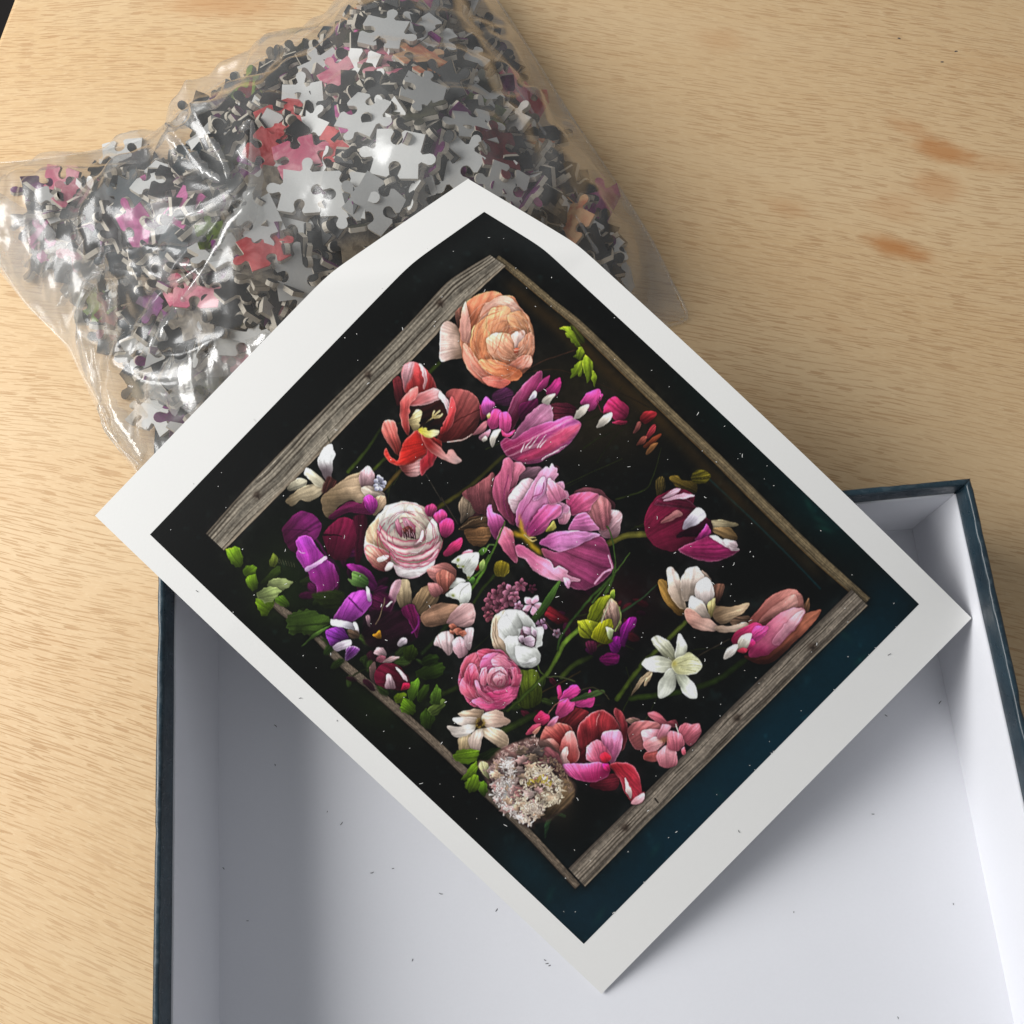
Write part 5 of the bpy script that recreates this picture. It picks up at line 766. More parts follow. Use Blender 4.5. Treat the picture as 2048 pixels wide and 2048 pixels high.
# ruffle every painted edge a little, as real petals are
wa = [smooth_noise(CH, CW, c_, np.random.default_rng(300 + k_)) for k_, c_ in enumerate((13, 13, 5, 5))]
FLW = box_blur((np.abs(CAN - BASE).max(2, keepdims=True) > 4).astype(float), 3)[..., 0]
gy_ = np.clip(np.arange(CH)[:, None] + (.65 * wa[0] + .35 * wa[2]) * FLW, 0, CH - 1.001); gx_ = np.clip(np.arange(CW)[None] + (.65 * wa[1] + .35 * wa[3]) * FLW, 0, CW - 1.001)
iy_ = gy_.astype(int); ix_ = gx_.astype(int); fy_ = (gy_ - iy_)[..., None]; fx_ = (gx_ - ix_)[..., None]
WARP = (CAN[iy_, ix_] * (1 - fx_) + CAN[iy_, ix_ + 1] * fx_) * (1 - fy_) + (CAN[iy_ + 1, ix_] * (1 - fx_) + CAN[iy_ + 1, ix_ + 1] * fx_) * fy_
br_ = np.clip(WARP.max(2, keepdims=True) / 120, 0, 1)
CAN = WARP * (1 + br_ * .008 * NZ[2][..., None])
# out-of-focus petals and leaves lower in the crate: a soft dark echo between the sharp ones
soft_ = np.minimum(box_blur(box_blur(np.minimum(CAN, 110), 17), 17), 40); dk_ = np.clip(1 - CAN.max(2, keepdims=True) / 46, 0, 1); ins_ = np.clip(soft_.max(2, keepdims=True) / 60, 0, 1)
CAN = CAN + dk_ * ins_ * soft_ * .30 * np.clip(.8 + .7 * NZ[0] + .4 * NZ[1], .1, 2)[..., None]
CAN = np.clip(CAN + .55 * (CAN - box_blur(CAN, 2)), 1, 252)
lum_ = CAN.mean(2, keepdims=True); CAN = lum_ + (CAN - lum_) * .93; grn_ = np.clip((CAN[..., 1] - np.maximum(CAN[..., 0], CAN[..., 2])) / 40, 0, 1)[..., None]; CAN = CAN * (1 - .22 * grn_)
CAN = CAN * (1 + .012 * NZ[2][..., None] + .015 * NZ[1][..., None])
def paint_sample(x, y):
    u = np.clip(x - CX0, 0, CW - 1.001); v = np.clip(y - CY0, 0, CH - 1.001); x0 = u.astype(int); y0 = v.astype(int); fx = (u - x0)[:, None]; fy = (v - y0)[:, None]
    s = (CAN[y0, x0] * (1 - fx) + CAN[y0, x0 + 1] * fx) * (1 - fy) + (CAN[y0 + 1, x0] * (1 - fx) + CAN[y0 + 1, x0 + 1] * fx) * fy
    return np.clip(lin(np.clip(s, 0, 252)) * 1.22, 0, .92)

# ------------------------------------------------------------------ the print: shape of the bent sheet
SQ = np.array([-0.0017524, -0.16128261, 0.00418969, 0.68494194, 0.26948433, -0.20389234, 0.18552791, 0.24569987,
               0.87696506, 0.26374052, -1.3238179, 0.011, -0.66581426, 0.0, 0.00352291, -0.00138288])
def rot3(rx, ry, rz):
    cx, sx = np.cos(rx), np.sin(rx); cy, sy = np.cos(ry), np.sin(ry); cz, sz = np.cos(rz), np.sin(rz)
    return np.array([[cz, -sz, 0], [sz, cz, 0], [0, 0, 1]]) @ np.array([[cy, 0, sy], [0, 1, 0], [-sy, 0, cy]]) @ np.array([[1, 0, 0], [0, cx, -sx], [0, sx, cx]])
def sheet(a, b):
    """a metres along the lower-right edge, b along the lower-left edge -> point of the sheet (a developable bend)"""
    q = SQ; B = q[0:3]; rz, tx, ty = q[3:6]; la, lb = q[6:8]; phi, s1, dl, wd, k0 = q[8:13]
    Rm = rot3(tx, ty, rz); m = np.array([np.cos(phi), np.sin(phi)])
    s = a * m[0] + b * m[1]; tt = -a * m[1] + b * m[0]
    SS = np.linspace(-.05, .40, 2000); ds = SS[1] - SS[0]
    kap = k0 * (SS > .10) + dl / wd * np.exp(-((SS - s1) / (wd / 2.5)) ** 2) * 2.5 / np.sqrt(np.pi) * .4
    th = np.cumsum(kap) * ds; X = SS[0] + np.cumsum(np.cos(th)) * ds; Z = np.cumsum(np.sin(th)) * ds
    xs = np.interp(s, SS, X); zs = np.interp(s, SS, Z)
    P = B + np.stack([xs * m[0] - tt * m[1], xs * m[1] + tt * m[0], zs], 1) @ Rm.T
    u = a / la; v = b / lb; bell = np.sin(np.pi * np.clip(v / .75, 0, 1))
    off = q[14] * bell * u + q[15] * bell * (1 - u)
    return P + off[:, None] * Rm[:, 2]
LA, LB = SQ[6:8]
# where the printed picture sits on the sheet (from its four corners in the photograph)
ga, gb = np.meshgrid(np.linspace(0, LA, 120), np.linspace(0, LB, 160)); gp = project(sheet(ga.ravel(), gb.ravel()))
def ab_of(x, y):
    k = np.argmin((gp[:, 0] - x) ** 2 + (gp[:, 1] - y) ** 2); return ga.ravel()[k], gb.ravel()[k]
cb, cr, cl, ct = ab_of(1166.6, 1886.3), ab_of(1843, 1207.7), ab_of(290.6, 1064.7), ab_of(971.7, 425.7)
PA0 = (cb[0] + cl[0]) / 2; PA1 = (cr[0] + ct[0]) / 2; PB0 = (cb[1] + cr[1]) / 2; PB1 = (cl[1] + ct[1]) / 2
def normals_up(P, nu, nv):
    G = P.reshape(nv, nu, 3); du = np.gradient(G, axis=1); dv = np.gradient(G, axis=0)
    n = np.cross(du, dv); n /= np.linalg.norm(n, axis=2, keepdims=True); return n.reshape(-1, 3)
nu, nv = 120, 160
P = sheet(ga.ravel(), gb.ravel()); N = normals_up(P, nu, nv)
i, j = np.meshgrid(np.arange(nu - 1), np.arange(nv - 1)); a = (j * nu + i).ravel()
F = np.stack([a, a + 1, a + nu + 1, a + nu], 1)
n = nu * nv
rim = list(range(nu)) + [nu * k + nu - 1 for k in range(1, nv)] + [nu * (nv - 1) + k for k in range(nu - 2, -1, -1)] + [nu * k for k in range(nv - 2, 0, -1)]
rim = np.array(rim); r2 = np.roll(rim, -1)
FF = np.concatenate([F, F[:, ::-1] + n, np.stack([rim + n, r2 + n, r2, rim], 1)])
print_obj = fast_mesh('art_print', np.concatenate([P, P - N * .00035]), FF, SHEET)
tag(print_obj, 'white-bordered flower picture print leaning from bag into open box', 'art print')
es = print_obj.modifiers.new('edge', 'EDGE_SPLIT'); es.split_angle = math.radians(40)
# the printed picture: fine grid carrying the printed colours
nu, nv = 620, 830
A_, B_ = np.meshgrid(np.linspace(PA0, PA1, nu), np.linspace(PB0, PB1, nv))
P = sheet(A_.ravel(), B_.ravel()); N = normals_up(P, nu, nv)
pic = grid_mesh('printed_picture', P + N * .00006, nu, nv, None, print_obj)
uvp = project(P)
colr = paint_sample(uvp[:, 0], uvp[:, 1])
ca = pic.data.color_attributes.new('ink', 'FLOAT_COLOR', 'POINT')
ca.data.foreach_set('color', np.concatenate([colr, np.ones((len(colr), 1))], 1).astype(np.float32).ravel())
pm, nt, b = mat('printed_ink', rough=.32, spec=.26); T = NT(nt)
at = T.n('ShaderNodeAttribute', attribute_name='ink')
gr = T.noise(pos(nt), 2600, 2, .6)
nt.links.new(T.mix(1.0, at.outputs['Color'], T.mix(gr, (.90, .90, .90, 1), (1.08, 1.08, 1.08, 1)), 'MULTIPLY'), b.inputs['Base Color'])
nt.links.new(T.bump(T.noise(pos(nt), 1200, 3, .6), .10, .0002), b.inputs['Normal'])
pic.data.materials.append(pm)
pic['label'] = 'printed picture of mixed flowers in a weathered wooden crate on black'

# ------------------------------------------------------------------ the bag of jigsaw pieces
FOOT = np.array([(-.262, .196), (-.256, .214), (-.226, .2145), (-.196, .216), (-.174, .219), (-.151, .238), (-.121, .256), (-.100, .266), (-.079, .282), (-.055, .300), (-.020, .305),
                 (-.003, .276), (.010, .245), (.026, .205), (.043, .166), (.054, .138), (.060, .117), (.064, .099), (.045, .095), (.0, .085), (-.06, .066), (-.11, .048), (-.158, .030),
                 (-.176, .058), (-.185, .071), (-.190, .084), (-.200, .103), (-.206, .116), (-.213, .124), (-.228, .142), (-.243, .167)])[::-1]
def poly_dist(q, X, Y):
    d2 = np.full(X.shape, 1e9); ins = np.zeros(X.shape, bool)
    for i in range(len(q)):
        x0, y0 = q[i]; x1, y1 = q[(i + 1) % len(q)]; ex, ey = x1 - x0, y1 - y0
        t = np.clip(((X - x0) * ex + (Y - y0) * ey) / (ex * ex + ey * ey + 1e-12), 0, 1)
        d2 = np.minimum(d2, (X - x0 - t * ex) ** 2 + (Y - y0 - t * ey) ** 2)
        if y0 != y1: ins ^= ((y0 > Y) != (y1 > Y)) & (X < ex * (Y - y0) / (y1 - y0) + x0)
    return np.where(ins, np.sqrt(d2), -np.sqrt(d2))
def line_dist(q, X, Y):
    d2 = np.full(X.shape, 1e9); al = np.zeros(X.shape); acc = 0
    for (x0, y0), (x1, y1) in zip(q[:-1], q[1:]):
        ex, ey = x1 - x0, y1 - y0; L = math.hypot(ex, ey) + 1e-9; t = np.clip(((X - x0) * ex + (Y - y0) * ey) / L / L, 0, 1)
        dd = (X - x0 - t * ex) ** 2 + (Y - y0 - t * ey) ** 2; m = dd < d2; al[m] = (acc + t * L)[m]; d2 = np.minimum(d2, dd); acc += L
    return np.sqrt(d2), al / acc
gx0, gy0, gs = -.27, .02, .0011
GNX, GNY = int(.345 / gs), int(.295 / gs)
gX, gY = np.meshgrid(gx0 + np.arange(GNX) * gs, gy0 + np.arange(GNY) * gs)
bd = poly_dist(FOOT, gX, gY)
brng = np.random.default_rng(33)
n1 = smooth_noise(GNY, GNX, 42, brng); n2 = smooth_noise(GNY, GNX, 17, brng); n3 = smooth_noise(GNY, GNX, 7, brng)
# height of the heap: a pillow, thickest beneath the top corner of the print, thinner towards the open left end
peak = .050 + .017 * np.exp(-(((gX + .03) / .10) ** 2 + ((gY - .13) / .10) ** 2)) - .016 * np.clip((-.13 - gX) / .10, 0, 1)
tt = np.clip((bd - .009) / .072, 0, 1)
HEAP = peak * np.sin(tt * math.pi / 2) ** .92
HEAP = np.clip(HEAP + (n1 * .0022 + n2 * .0010) * np.clip(tt * 4, 0, 1), .0, 1)
# the far flank leans back enough that the film's outline, seen from above, is its seam on the table
allow = np.zeros_like(HEAP)
for z_ in np.linspace(.002, .075, 38):
    f_ = CAM_C[2] / (CAM_C[2] - z_); qx = CAM_C[0] + (gX - CAM_C[0]) * f_; qy = CAM_C[1] + (gY - CAM_C[1]) * f_
    ii = np.clip(((qx - gx0) / gs).astype(int), 0, GNX - 1); jj = np.clip(((qy - gy0) / gs).astype(int), 0, GNY - 1)
    allow = np.where((bd[jj, ii] > .019) | (qy > .29), z_, allow)
HEAP = np.minimum(HEAP, np.maximum(allow - .003, .0015))
HEAP = sum(np.roll(np.roll(HEAP, a_, 0), b_, 1) for a_ in range(-3, 4) for b_ in range(-3, 4)) / 49.0
def heap_at(x, y):
    i = int(np.clip((x - gx0) / gs, 1, GNX - 2)); j = int(np.clip((y - gy0) / gs, 1, GNY - 2)); return HEAP[j, i]
def px_on_heap(x, y, lift=0.0):
    """where a photograph pixel's ray meets the heap"""
    c, d = px_ray(x, y); z = .04
    for _ in range(30):
        P_ = c + (z - c[2]) / d[2] * d; z = .6 * z + .4 * (heap_at(P_[0], P_[1]) + lift)
    return c + (z - c[2]) / d[2] * d
# --- piece shapes
def piece_outline(tabs, w_, h_, r):
    """tabs: right, top, left, bottom: +1 knob, -1 socket, 0 flat"""
    side = [(0, 0), (.20, -.02), (.36, -.035), (.415, .01), (.395, .075), (.37, .14), (.385, .205), (.44, .25), (.5, .262), (.56, .25), (.615, .205), (.63, .14), (.605, .075), (.585, .01), (.64, -.035), (.80, -.02)]
    cor = [(w_ / 2, -h_ / 2), (w_ / 2, h_ / 2), (-w_ / 2, h_ / 2), (-w_ / 2, -h_ / 2)]; out = []
    for k in range(4):
        a = np.array(cor[k]); b_ = np.array(cor[(k + 1) % 4]); e = b_ - a; nn = np.array([e[1], -e[0]]); L = np.linalg.norm(e); nn = nn / L
        sh = r.uniform(-.07, .07); sk = r.uniform(.9, 1.15)
        for (s, d) in (side if tabs[k] else side[:1] + [(.5, r.uniform(-.02, .02))]):
            s2 = s + (sh if .1 < s < .9 else 0); out.append(a + e * s2 + nn * d * sk * tabs[k] * .0185 if tabs[k] else a + e * s + nn * d * .01)
    return np.array(out)
def piece_mesh(name, tabs, w_, h_, seed, th=.0023):
    r = np.random.default_rng(seed); q = piece_outline(tabs, w_, h_, r); n = len(q); c = q.mean(0); ins = q + (c - q) / np.linalg.norm(c - q, axis=1, keepdims=True) * .00022
    V = [(x, y, th / 2) for x, y in ins] + [(x, y, th / 2 - .0003) for x, y in q] + [(x, y, -th / 2) for x, y in q]
    F = [tuple(range(n)), tuple(range(3 * n - 1, 2 * n - 1, -1))]; MI = [0, 1]
    for k in range(n):
        k2 = (k + 1) % n
        F.append((k + n, k2 + n, k2, k)); MI.append(0); F.append((k + 2 * n, k2 + 2 * n, k2 + n, k + n)); MI.append(2)
    me = bpy.data.meshes.new(name); me.from_pydata(V, [], F); me.update()
    me.polygons.foreach_set('material_index', np.array(MI, np.int32))
    return me
def face_mat(name, a, b_, sc=90):
    m, nt, b = mat(name, rough=.42, spec=.22); T = NT(nt)
    oi = T.n('ShaderNodeObjectInfo'); tc = T.n('ShaderNodeTexCoord')
    v = T.n('ShaderNodeVectorMath', operation='ADD', i0=tc.outputs['Object'], i1=oi.outputs['Location']).outputs[0]
    n = T.noise(v, sc, 4, .6, .8); n2 = T.noise(v, sc * 5, 3, .6)
    col = T.mix(T.ramp(n, .38, .62), (*lin(a), 1), (*lin(b_), 1))
    nt.links.new(T.mix(T.math('MULTIPLY', n2, .35), col, (.02, .02, .02, 1)), b.inputs['Base Color'])
    return m
FACES = {'black': face_mat('printed_black', (16, 16, 15), (30, 32, 30)), 'teal': face_mat('printed_teal', (14, 30, 36), (24, 44, 50)), 'olive': face_mat('printed_olive', (40, 40, 22), (66, 64, 42)),
         'grey': face_mat('printed_wood_grey', (96, 86, 72), (136, 124, 106), 220), 'magenta': face_mat('printed_magenta', (150, 40, 110), (206, 100, 160)), 'pink': face_mat('printed_pink', (200, 90, 120), (232, 160, 170)),
         'red': face_mat('printed_red', (176, 30, 36), (222, 110, 110)), 'purple': face_mat('printed_purple', (70, 14, 60), (130, 40, 120)), 'green': face_mat('printed_green', (50, 64, 20), (110, 132, 44)), 'peach': face_mat('printed_peach', (206, 110, 70), (236, 190, 140)), 'crimson': face_mat('printed_crimson', (70, 12, 20), (120, 30, 40)), 'white': face_mat('printed_white', (206, 200, 190), (236, 228, 220))}
GREY, nt, b = mat('grey_card_back', (.6, .6, .585), .62, .25); T = NT(nt); oi = T.n('ShaderNodeObjectInfo'); n_ = T.noise(pos(nt), 1300, 3, .6)
nt.links.new(T.mix(T.math('ADD', T.math('MULTIPLY', oi.outputs['Random'], .75), T.math('MULTIPLY', n_, .3)), (.38, .38, .37, 1), (.72, .72, .70, 1)), b.inputs['Base Color'])
CARD, nt, b = mat('cut_card_edge', (.36, .33, .27), .85, .2); T = NT(nt); nt.links.new(T.mix(T.noise(pos(nt), 1500, 3, .6), (.36, .32, .26, 1), (.58, .53, .45, 1)), b.inputs['Base Color'])
VAR = [((1, -1, 1, -1), .0182, .0165), ((-1, 1, -1, 1), .0165, .0182), ((1, 1, -1, -1), .0175, .0175), ((1, 1, 1, -1), .017, .018), ((-1, -1, 1, -1), .0180, .0172), ((1, -1, -1, 1), .0178, .0168), ((0, 1, -1, 1), .0170, .0175), ((1, 1, 1, 1), .0165, .0165), ((-1, -1, -1, -1), .0195, .0190)]
PM = []
for k, (tb, w_, h_) in enumerate(VAR):
    me = piece_mesh('jigsaw_piece', tb, w_, h_, 50 + k)
    for m_ in (FACES['black'], GREY, CARD): me.materials.append(m_)
    PM.append(me)
ALLV = []
def add_piece(var, loc, nrm, yaw, up, face, label, group=None, scale=1.0):
    """up: True shows the printed face, False the grey back"""
    z = Vector(nrm).normalized(); x = Vector((math.cos(yaw), math.sin(yaw), 0)); x = (x - z * x.dot(z)).normalized(); y = z.cross(x)
    if not up: z, y = -z, -y
    Mx = Matrix((x, y, z)).transposed().to_4x4() @ Matrix.Scale(scale, 4); Mx.translation = Vector(loc)
    o = bpy.data.objects.new('jigsaw_piece', PM[var]); C.objects.link(o); o.matrix_world = Mx
    if up: o.material_slots[0].link = 'OBJECT'; o.material_slots[0].material = FACES[face]
    tag(o, label, 'jigsaw piece', group)
    me = PM[var]; co = np.empty(len(me.vertices) * 3); me.vertices.foreach_get('co', co); mw = np.array(Mx); ALLV.append(co.reshape(-1, 3) @ mw[:3, :3].T + mw[:3, 3])
    return o
# --- heroes: pieces that can be picked out in the photograph (pixel, turn in degrees, face up?, colour, label, tilt)
HERO = [(947, 252, -14, 0, 'grey', 'pale grey jigsaw piece lying flat and face down, higher of two brightest in bag', (0, 0), 3, 1.0), (796, 310, 10, 0, 'grey', 'pale grey jigsaw piece face down, just above the top corner of print', (0, 0), 0, 1.05),
        (728, 232, 28, 0, 'grey', 'dull grey jigsaw piece partly tucked behind the bright pale one', (.1, 0), 2, 1.0), (768, 68, 12, 0, 'grey', 'shaded grey jigsaw piece with round knob beside the magenta one', (.15, .1), 5, 1.0), (858, 66, 40, 0, 'grey', 'shaded grey jigsaw piece with long knob behind the peach one', (-.1, .1), 3, 1.0),
        (694, 112, 20, 1, 'magenta', 'large magenta printed jigsaw piece against the bag film', (.2, .1), 3, 1.1), (842, 122, 38, 1, 'peach', 'peach and yellow printed jigsaw piece showing torn-edge petal print', (.1, -.1), 3, .95), (846, 186, 8, 0, 'grey', 'bright white jigsaw piece with upright knob below the peach one', (.35, .1), 6, .95),
        (1032, 182, 15, 1, 'pink', 'pink printed jigsaw piece near the straight side of bag', (.2, .2), 0, .95), (1072, 215, 70, 1, 'red', 'rose-red printed jigsaw piece pressed to the straight side of bag', (.3, .4), 2, .85), (994, 300, -12, 1, 'crimson', 'deep pink printed jigsaw piece beneath the brightest pale one', (.1, .1), 1, 1.0),
        (1214, 415, 60, 1, 'magenta', 'purple printed jigsaw piece standing steep near the far bag corner', (.5, .5), 3, 1.0), (1248, 540, 30, 0, 'grey', 'pale jigsaw piece lying flat by the empty bag corner', (.1, .2), 0, 1.0), (690, 392, 5, 0, 'grey', 'dull grey jigsaw piece with wide socket beside print edge', (0, .1), 2, 1.0), (748, 408, 35, 0, 'grey', 'dull grey jigsaw piece tilted over the heap beside print edge', (.3, 0), 4, 1.0),
        (246, 318, -5, 0, 'grey', 'pale grey jigsaw piece lying flat near the gathered end of bag', (-.1, .1), 0, 1.1), (535, 302, 30, 1, 'red', 'scarlet printed jigsaw piece beside a pink and yellow one', (.5, .3), 2, .82), (596, 316, -20, 1, 'pink', 'pink and yellow printed jigsaw piece beside the scarlet one', (.2, .1), 5, .95), (520, 190, 15, 1, 'crimson', 'dull red printed jigsaw piece under hazy film', (.4, .3), 3, .85),
        (604, 384, -85, 0, 'grey', 'dull grey jigsaw piece with knob pointing sideways in mid bag', (.1, .1), 5, 1.0), (556, 378, 15, 1, 'grey', 'tan wood-printed jigsaw piece beside the sideways grey one', (.25, .2), 4, 1.0), (528, 500, 60, 1, 'red', 'bright red printed jigsaw piece standing steep above print edge', (.4, -.6), 1, .9), (282, 458, 82, 1, 'magenta', 'narrow magenta jigsaw piece seen edge on near bag creases', (.05, 1.2), 0, .95),
        (424, 474, -10, 1, 'green', 'green printed jigsaw piece beneath the long bag crease', (.6, .5), 2, .62), (520, 440, -25, 0, 'grey', 'pale grey jigsaw piece wedged under the long bag crease', (.2, .3), 6, .9), (596, 556, 0, 0, 'grey', 'pale grey jigsaw piece near print edge with dark pieces round it', (.2, 0), 1, .95), (1008, 375, 25, 0, 'grey', 'pale jigsaw piece tilted beside the top corner of print', (.4, .3), 4, .9)]
# --- heap: drop pieces one after another on a height map
MASK = {}
hm = np.zeros_like(HEAP); idm = np.full(HEAP.shape, -1, np.int32); drops = []
target = np.maximum(HEAP - .0030, .0022); R = .0095; rc = int(R / gs) + 1
oy, ox = np.mgrid[-rc:rc + 1, -rc:rc + 1] * gs
far_edge = np.clip((gY - (.205 + .42 * np.clip(gX + .17, 0, 1))) / .02, 0, 1) * (gX < -.03)
corner = np.hypot(gX - .064, gY - .099)
cand = np.argwhere((bd > .0175 + .006 * far_edge) & (corner > .040) & (gX > -.222 + .25 * np.clip(.15 - gY, 0, 1))); prng2 = np.random.default_rng(91)
COLS = ['black'] * 42 + ['teal'] * 6 + ['olive'] * 6 + ['grey'] * 5 + ['magenta'] * 2 + ['pink'] * 2 + ['red'] * 1 + ['purple'] * 3 + ['green'] * 2 + ['peach'] * 1 + ['crimson'] * 3 + ['white'] * 2
fails = 0
for it in range(3000):
    best = None
    for j, i in cand[prng2.integers(0, len(cand), 14)]:
        room = target[j, i] - hm[j, i]
        if best is None or room > best[0]: best = (room, j, i)
    room, j, i = best
    if room < .0006:
        fails += 1
        if fails > 220: break
        continue
    j = int(np.clip(j, rc, GNY - rc - 1)); i = int(np.clip(i, rc, GNX - rc - 1)); sl = (slice(j - rc, j + rc + 1), slice(i - rc, i + rc + 1))
    near = room < .011
    tl = prng2.uniform(0, 1)
    # lie roughly along the heap's surface, with a good share of pieces stuck up on edge
    gxs = (HEAP[j, i + 6] - HEAP[j, i - 6]) / (12 * gs); gys = (HEAP[j + 6, i] - HEAP[j - 6, i]) / (12 * gs)
    sl_a = (.15 if tl < .20 else (.50 if tl < .50 else 1.3)) if room < .013 else (.15 if tl < .6 else .4)
    sx, sy = gxs * .9 + prng2.normal(0, sl_a), gys * .9 + prng2.normal(0, sl_a)
    mag = math.hypot(sx, sy)
    if bd[j, i] < .026 and mag > .5: sx, sy, mag = sx * .5 / mag, sy * .5 / mag, .5
    if mag > 2.2: sx, sy = sx * 2.2 / mag, sy * 2.2 / mag
    yaw = prng2.uniform(0, 6.283); cs = math.sqrt(1 + sx * sx + sy * sy)
    cx_, sn_ = math.cos(yaw), math.sin(yaw); lx = ox * cx_ + oy * sn_; ly = -ox * sn_ + oy * cx_
    fx = 1 + .5 * min(mag, 1.5); m = (np.abs(lx) < .0088) & (np.abs(ly) < .0088) & (np.abs(ox * sx + oy * sy) < .0085 * mag / cs + 1e-6 if mag > .3 else True)
    pl = ox * sx + oy * sy; over = (hm[sl] - pl)[m]
    z = np.percentile(over, 72) + .0010 * cs
    z = min(z, target[j, i] + .0004 - (.0075 * mag / cs if mag > .6 else 0)); z = max(z, .002 + .006 * mag / cs)
    top = np.minimum(z + pl + .001 * cs, target[sl] + .0015); upd = m & (top > hm[sl])
    hm[sl][upd] = top[upd]; idm[sl][upd] = len(drops)
    drops.append(((gX[0, i], gY[j, 0], z), (-sx, -sy, 1), yaw, mag))
print('drops', len(drops))
vis = np.bincount(idm[idm >= 0], minlength=len(drops)); order = np.argsort(-vis)
GL = {'flat_grey': ('smallish grey-backed jigsaw piece lying face down in the heap', 'face-down pieces in the bag'), 'flat_dark': ('dark-printed jigsaw piece lying face up in the heap', 'dark face-up pieces in the bag'), 'flat_col': ('petal-coloured jigsaw piece half buried in the heap', 'coloured face-up pieces in the bag'), 'edge': ('jigsaw piece stuck up on its cut edge in the heap', 'pieces on edge in the bag')}
HLOC = []
for (x, y, ang, up, face, lab, tilt, var, sc_) in HERO:
    p_ = px_on_heap(x, y, -.0006)
    i = int((p_[0] - gx0) / gs); j = int((p_[1] - gy0) / gs)
    gxs = (HEAP[j, min(i + 8, GNX - 1)] - HEAP[j, i - 8]) / (16 * gs); gys = (HEAP[min(j + 8, GNY - 1), i] - HEAP[j - 8, i]) / (16 * gs)
    HLOC.append(p_)
    add_piece(var, (p_[0], p_[1], p_[2]), (-gxs * .8 + tilt[0] * .6, -gys * .8 - tilt[1] * .6, 1), math.radians(-ang - 5), bool(up), face, lab, None, sc_)

rest_V = []; rest_F = []; rest_M = []; n_ind = 0
REST_MATS = [FACES['black'], GREY, CARD, FACES['grey'], FACES['purple']]
for rank, k in enumerate(order):
    loc, nrm, yaw, mag = drops[k]; up = prng2.uniform() < .87; var = int(prng2.choice([0, 0, 1, 1, 2, 2, 3, 4, 5, 5, 6, 7, 8])); face = COLS[prng2.integers(len(COLS))]
    if any((loc[0] - h[0]) ** 2 + (loc[1] - h[1]) ** 2 < .0105 ** 2 and loc[2] > h[2] - .0030 for h in HLOC): continue
    if n_ind < 268 and vis[k] > 0:
        n_ind += 1
        key = 'edge' if mag > .9 else 'flat_grey' if not up else 'flat_dark' if face in ('black', 'teal', 'olive') else 'flat_col'
        lab = GL[key][0]; word = {'black': 'black', 'teal': 'dark teal', 'olive': 'dark olive', 'grey': 'tan wood'}.get(face, face)
        if key in ('flat_dark', 'flat_col'): lab = '%s-printed jigsaw piece lying half buried in the heap' % word
        if key == 'edge': lab = ('%s-printed jigsaw piece stuck up on its cut edge in the heap' % word) if up else 'grey-backed jigsaw piece stuck up on its cut edge in the heap'
        add_piece(var, loc, nrm, yaw, up, face, lab, GL[key][1] if key != 'flat_col' else 'coloured face-up pieces in the bag', prng2.uniform(.88, .99))
    else:
        z = Vector(nrm).normalized(); x = Vector((math.cos(yaw), math.sin(yaw), 0)); x = (x - z * x.dot(z)).normalized(); y = z.cross(x)
        if not up: z, y = -z, -y
        Mx = np.array(Matrix((x, y, z)).transposed()); me = PM[var]; co = np.array([v.co[:] for v in me.vertices]) @ Mx.T + np.array(loc); base = len(rest_V)
        fm = 0 if face in ('black', 'teal', 'olive', 'crimson') else 3 if face == 'grey' else 4
        rest_V.extend(co.tolist())
        for p in me.polygons: rest_F.append(tuple(base + q for q in p.vertices)); rest_M.append(fm if p.material_index == 0 else p.material_index)
o = mesh_obj('jigsaw_heap', rest_V, rest_F, REST_MATS, None, False, rest_M)
tag(o, 'inner mass of jigsaw pieces buried under the top ones', 'jigsaw pieces', None, 'stuff')
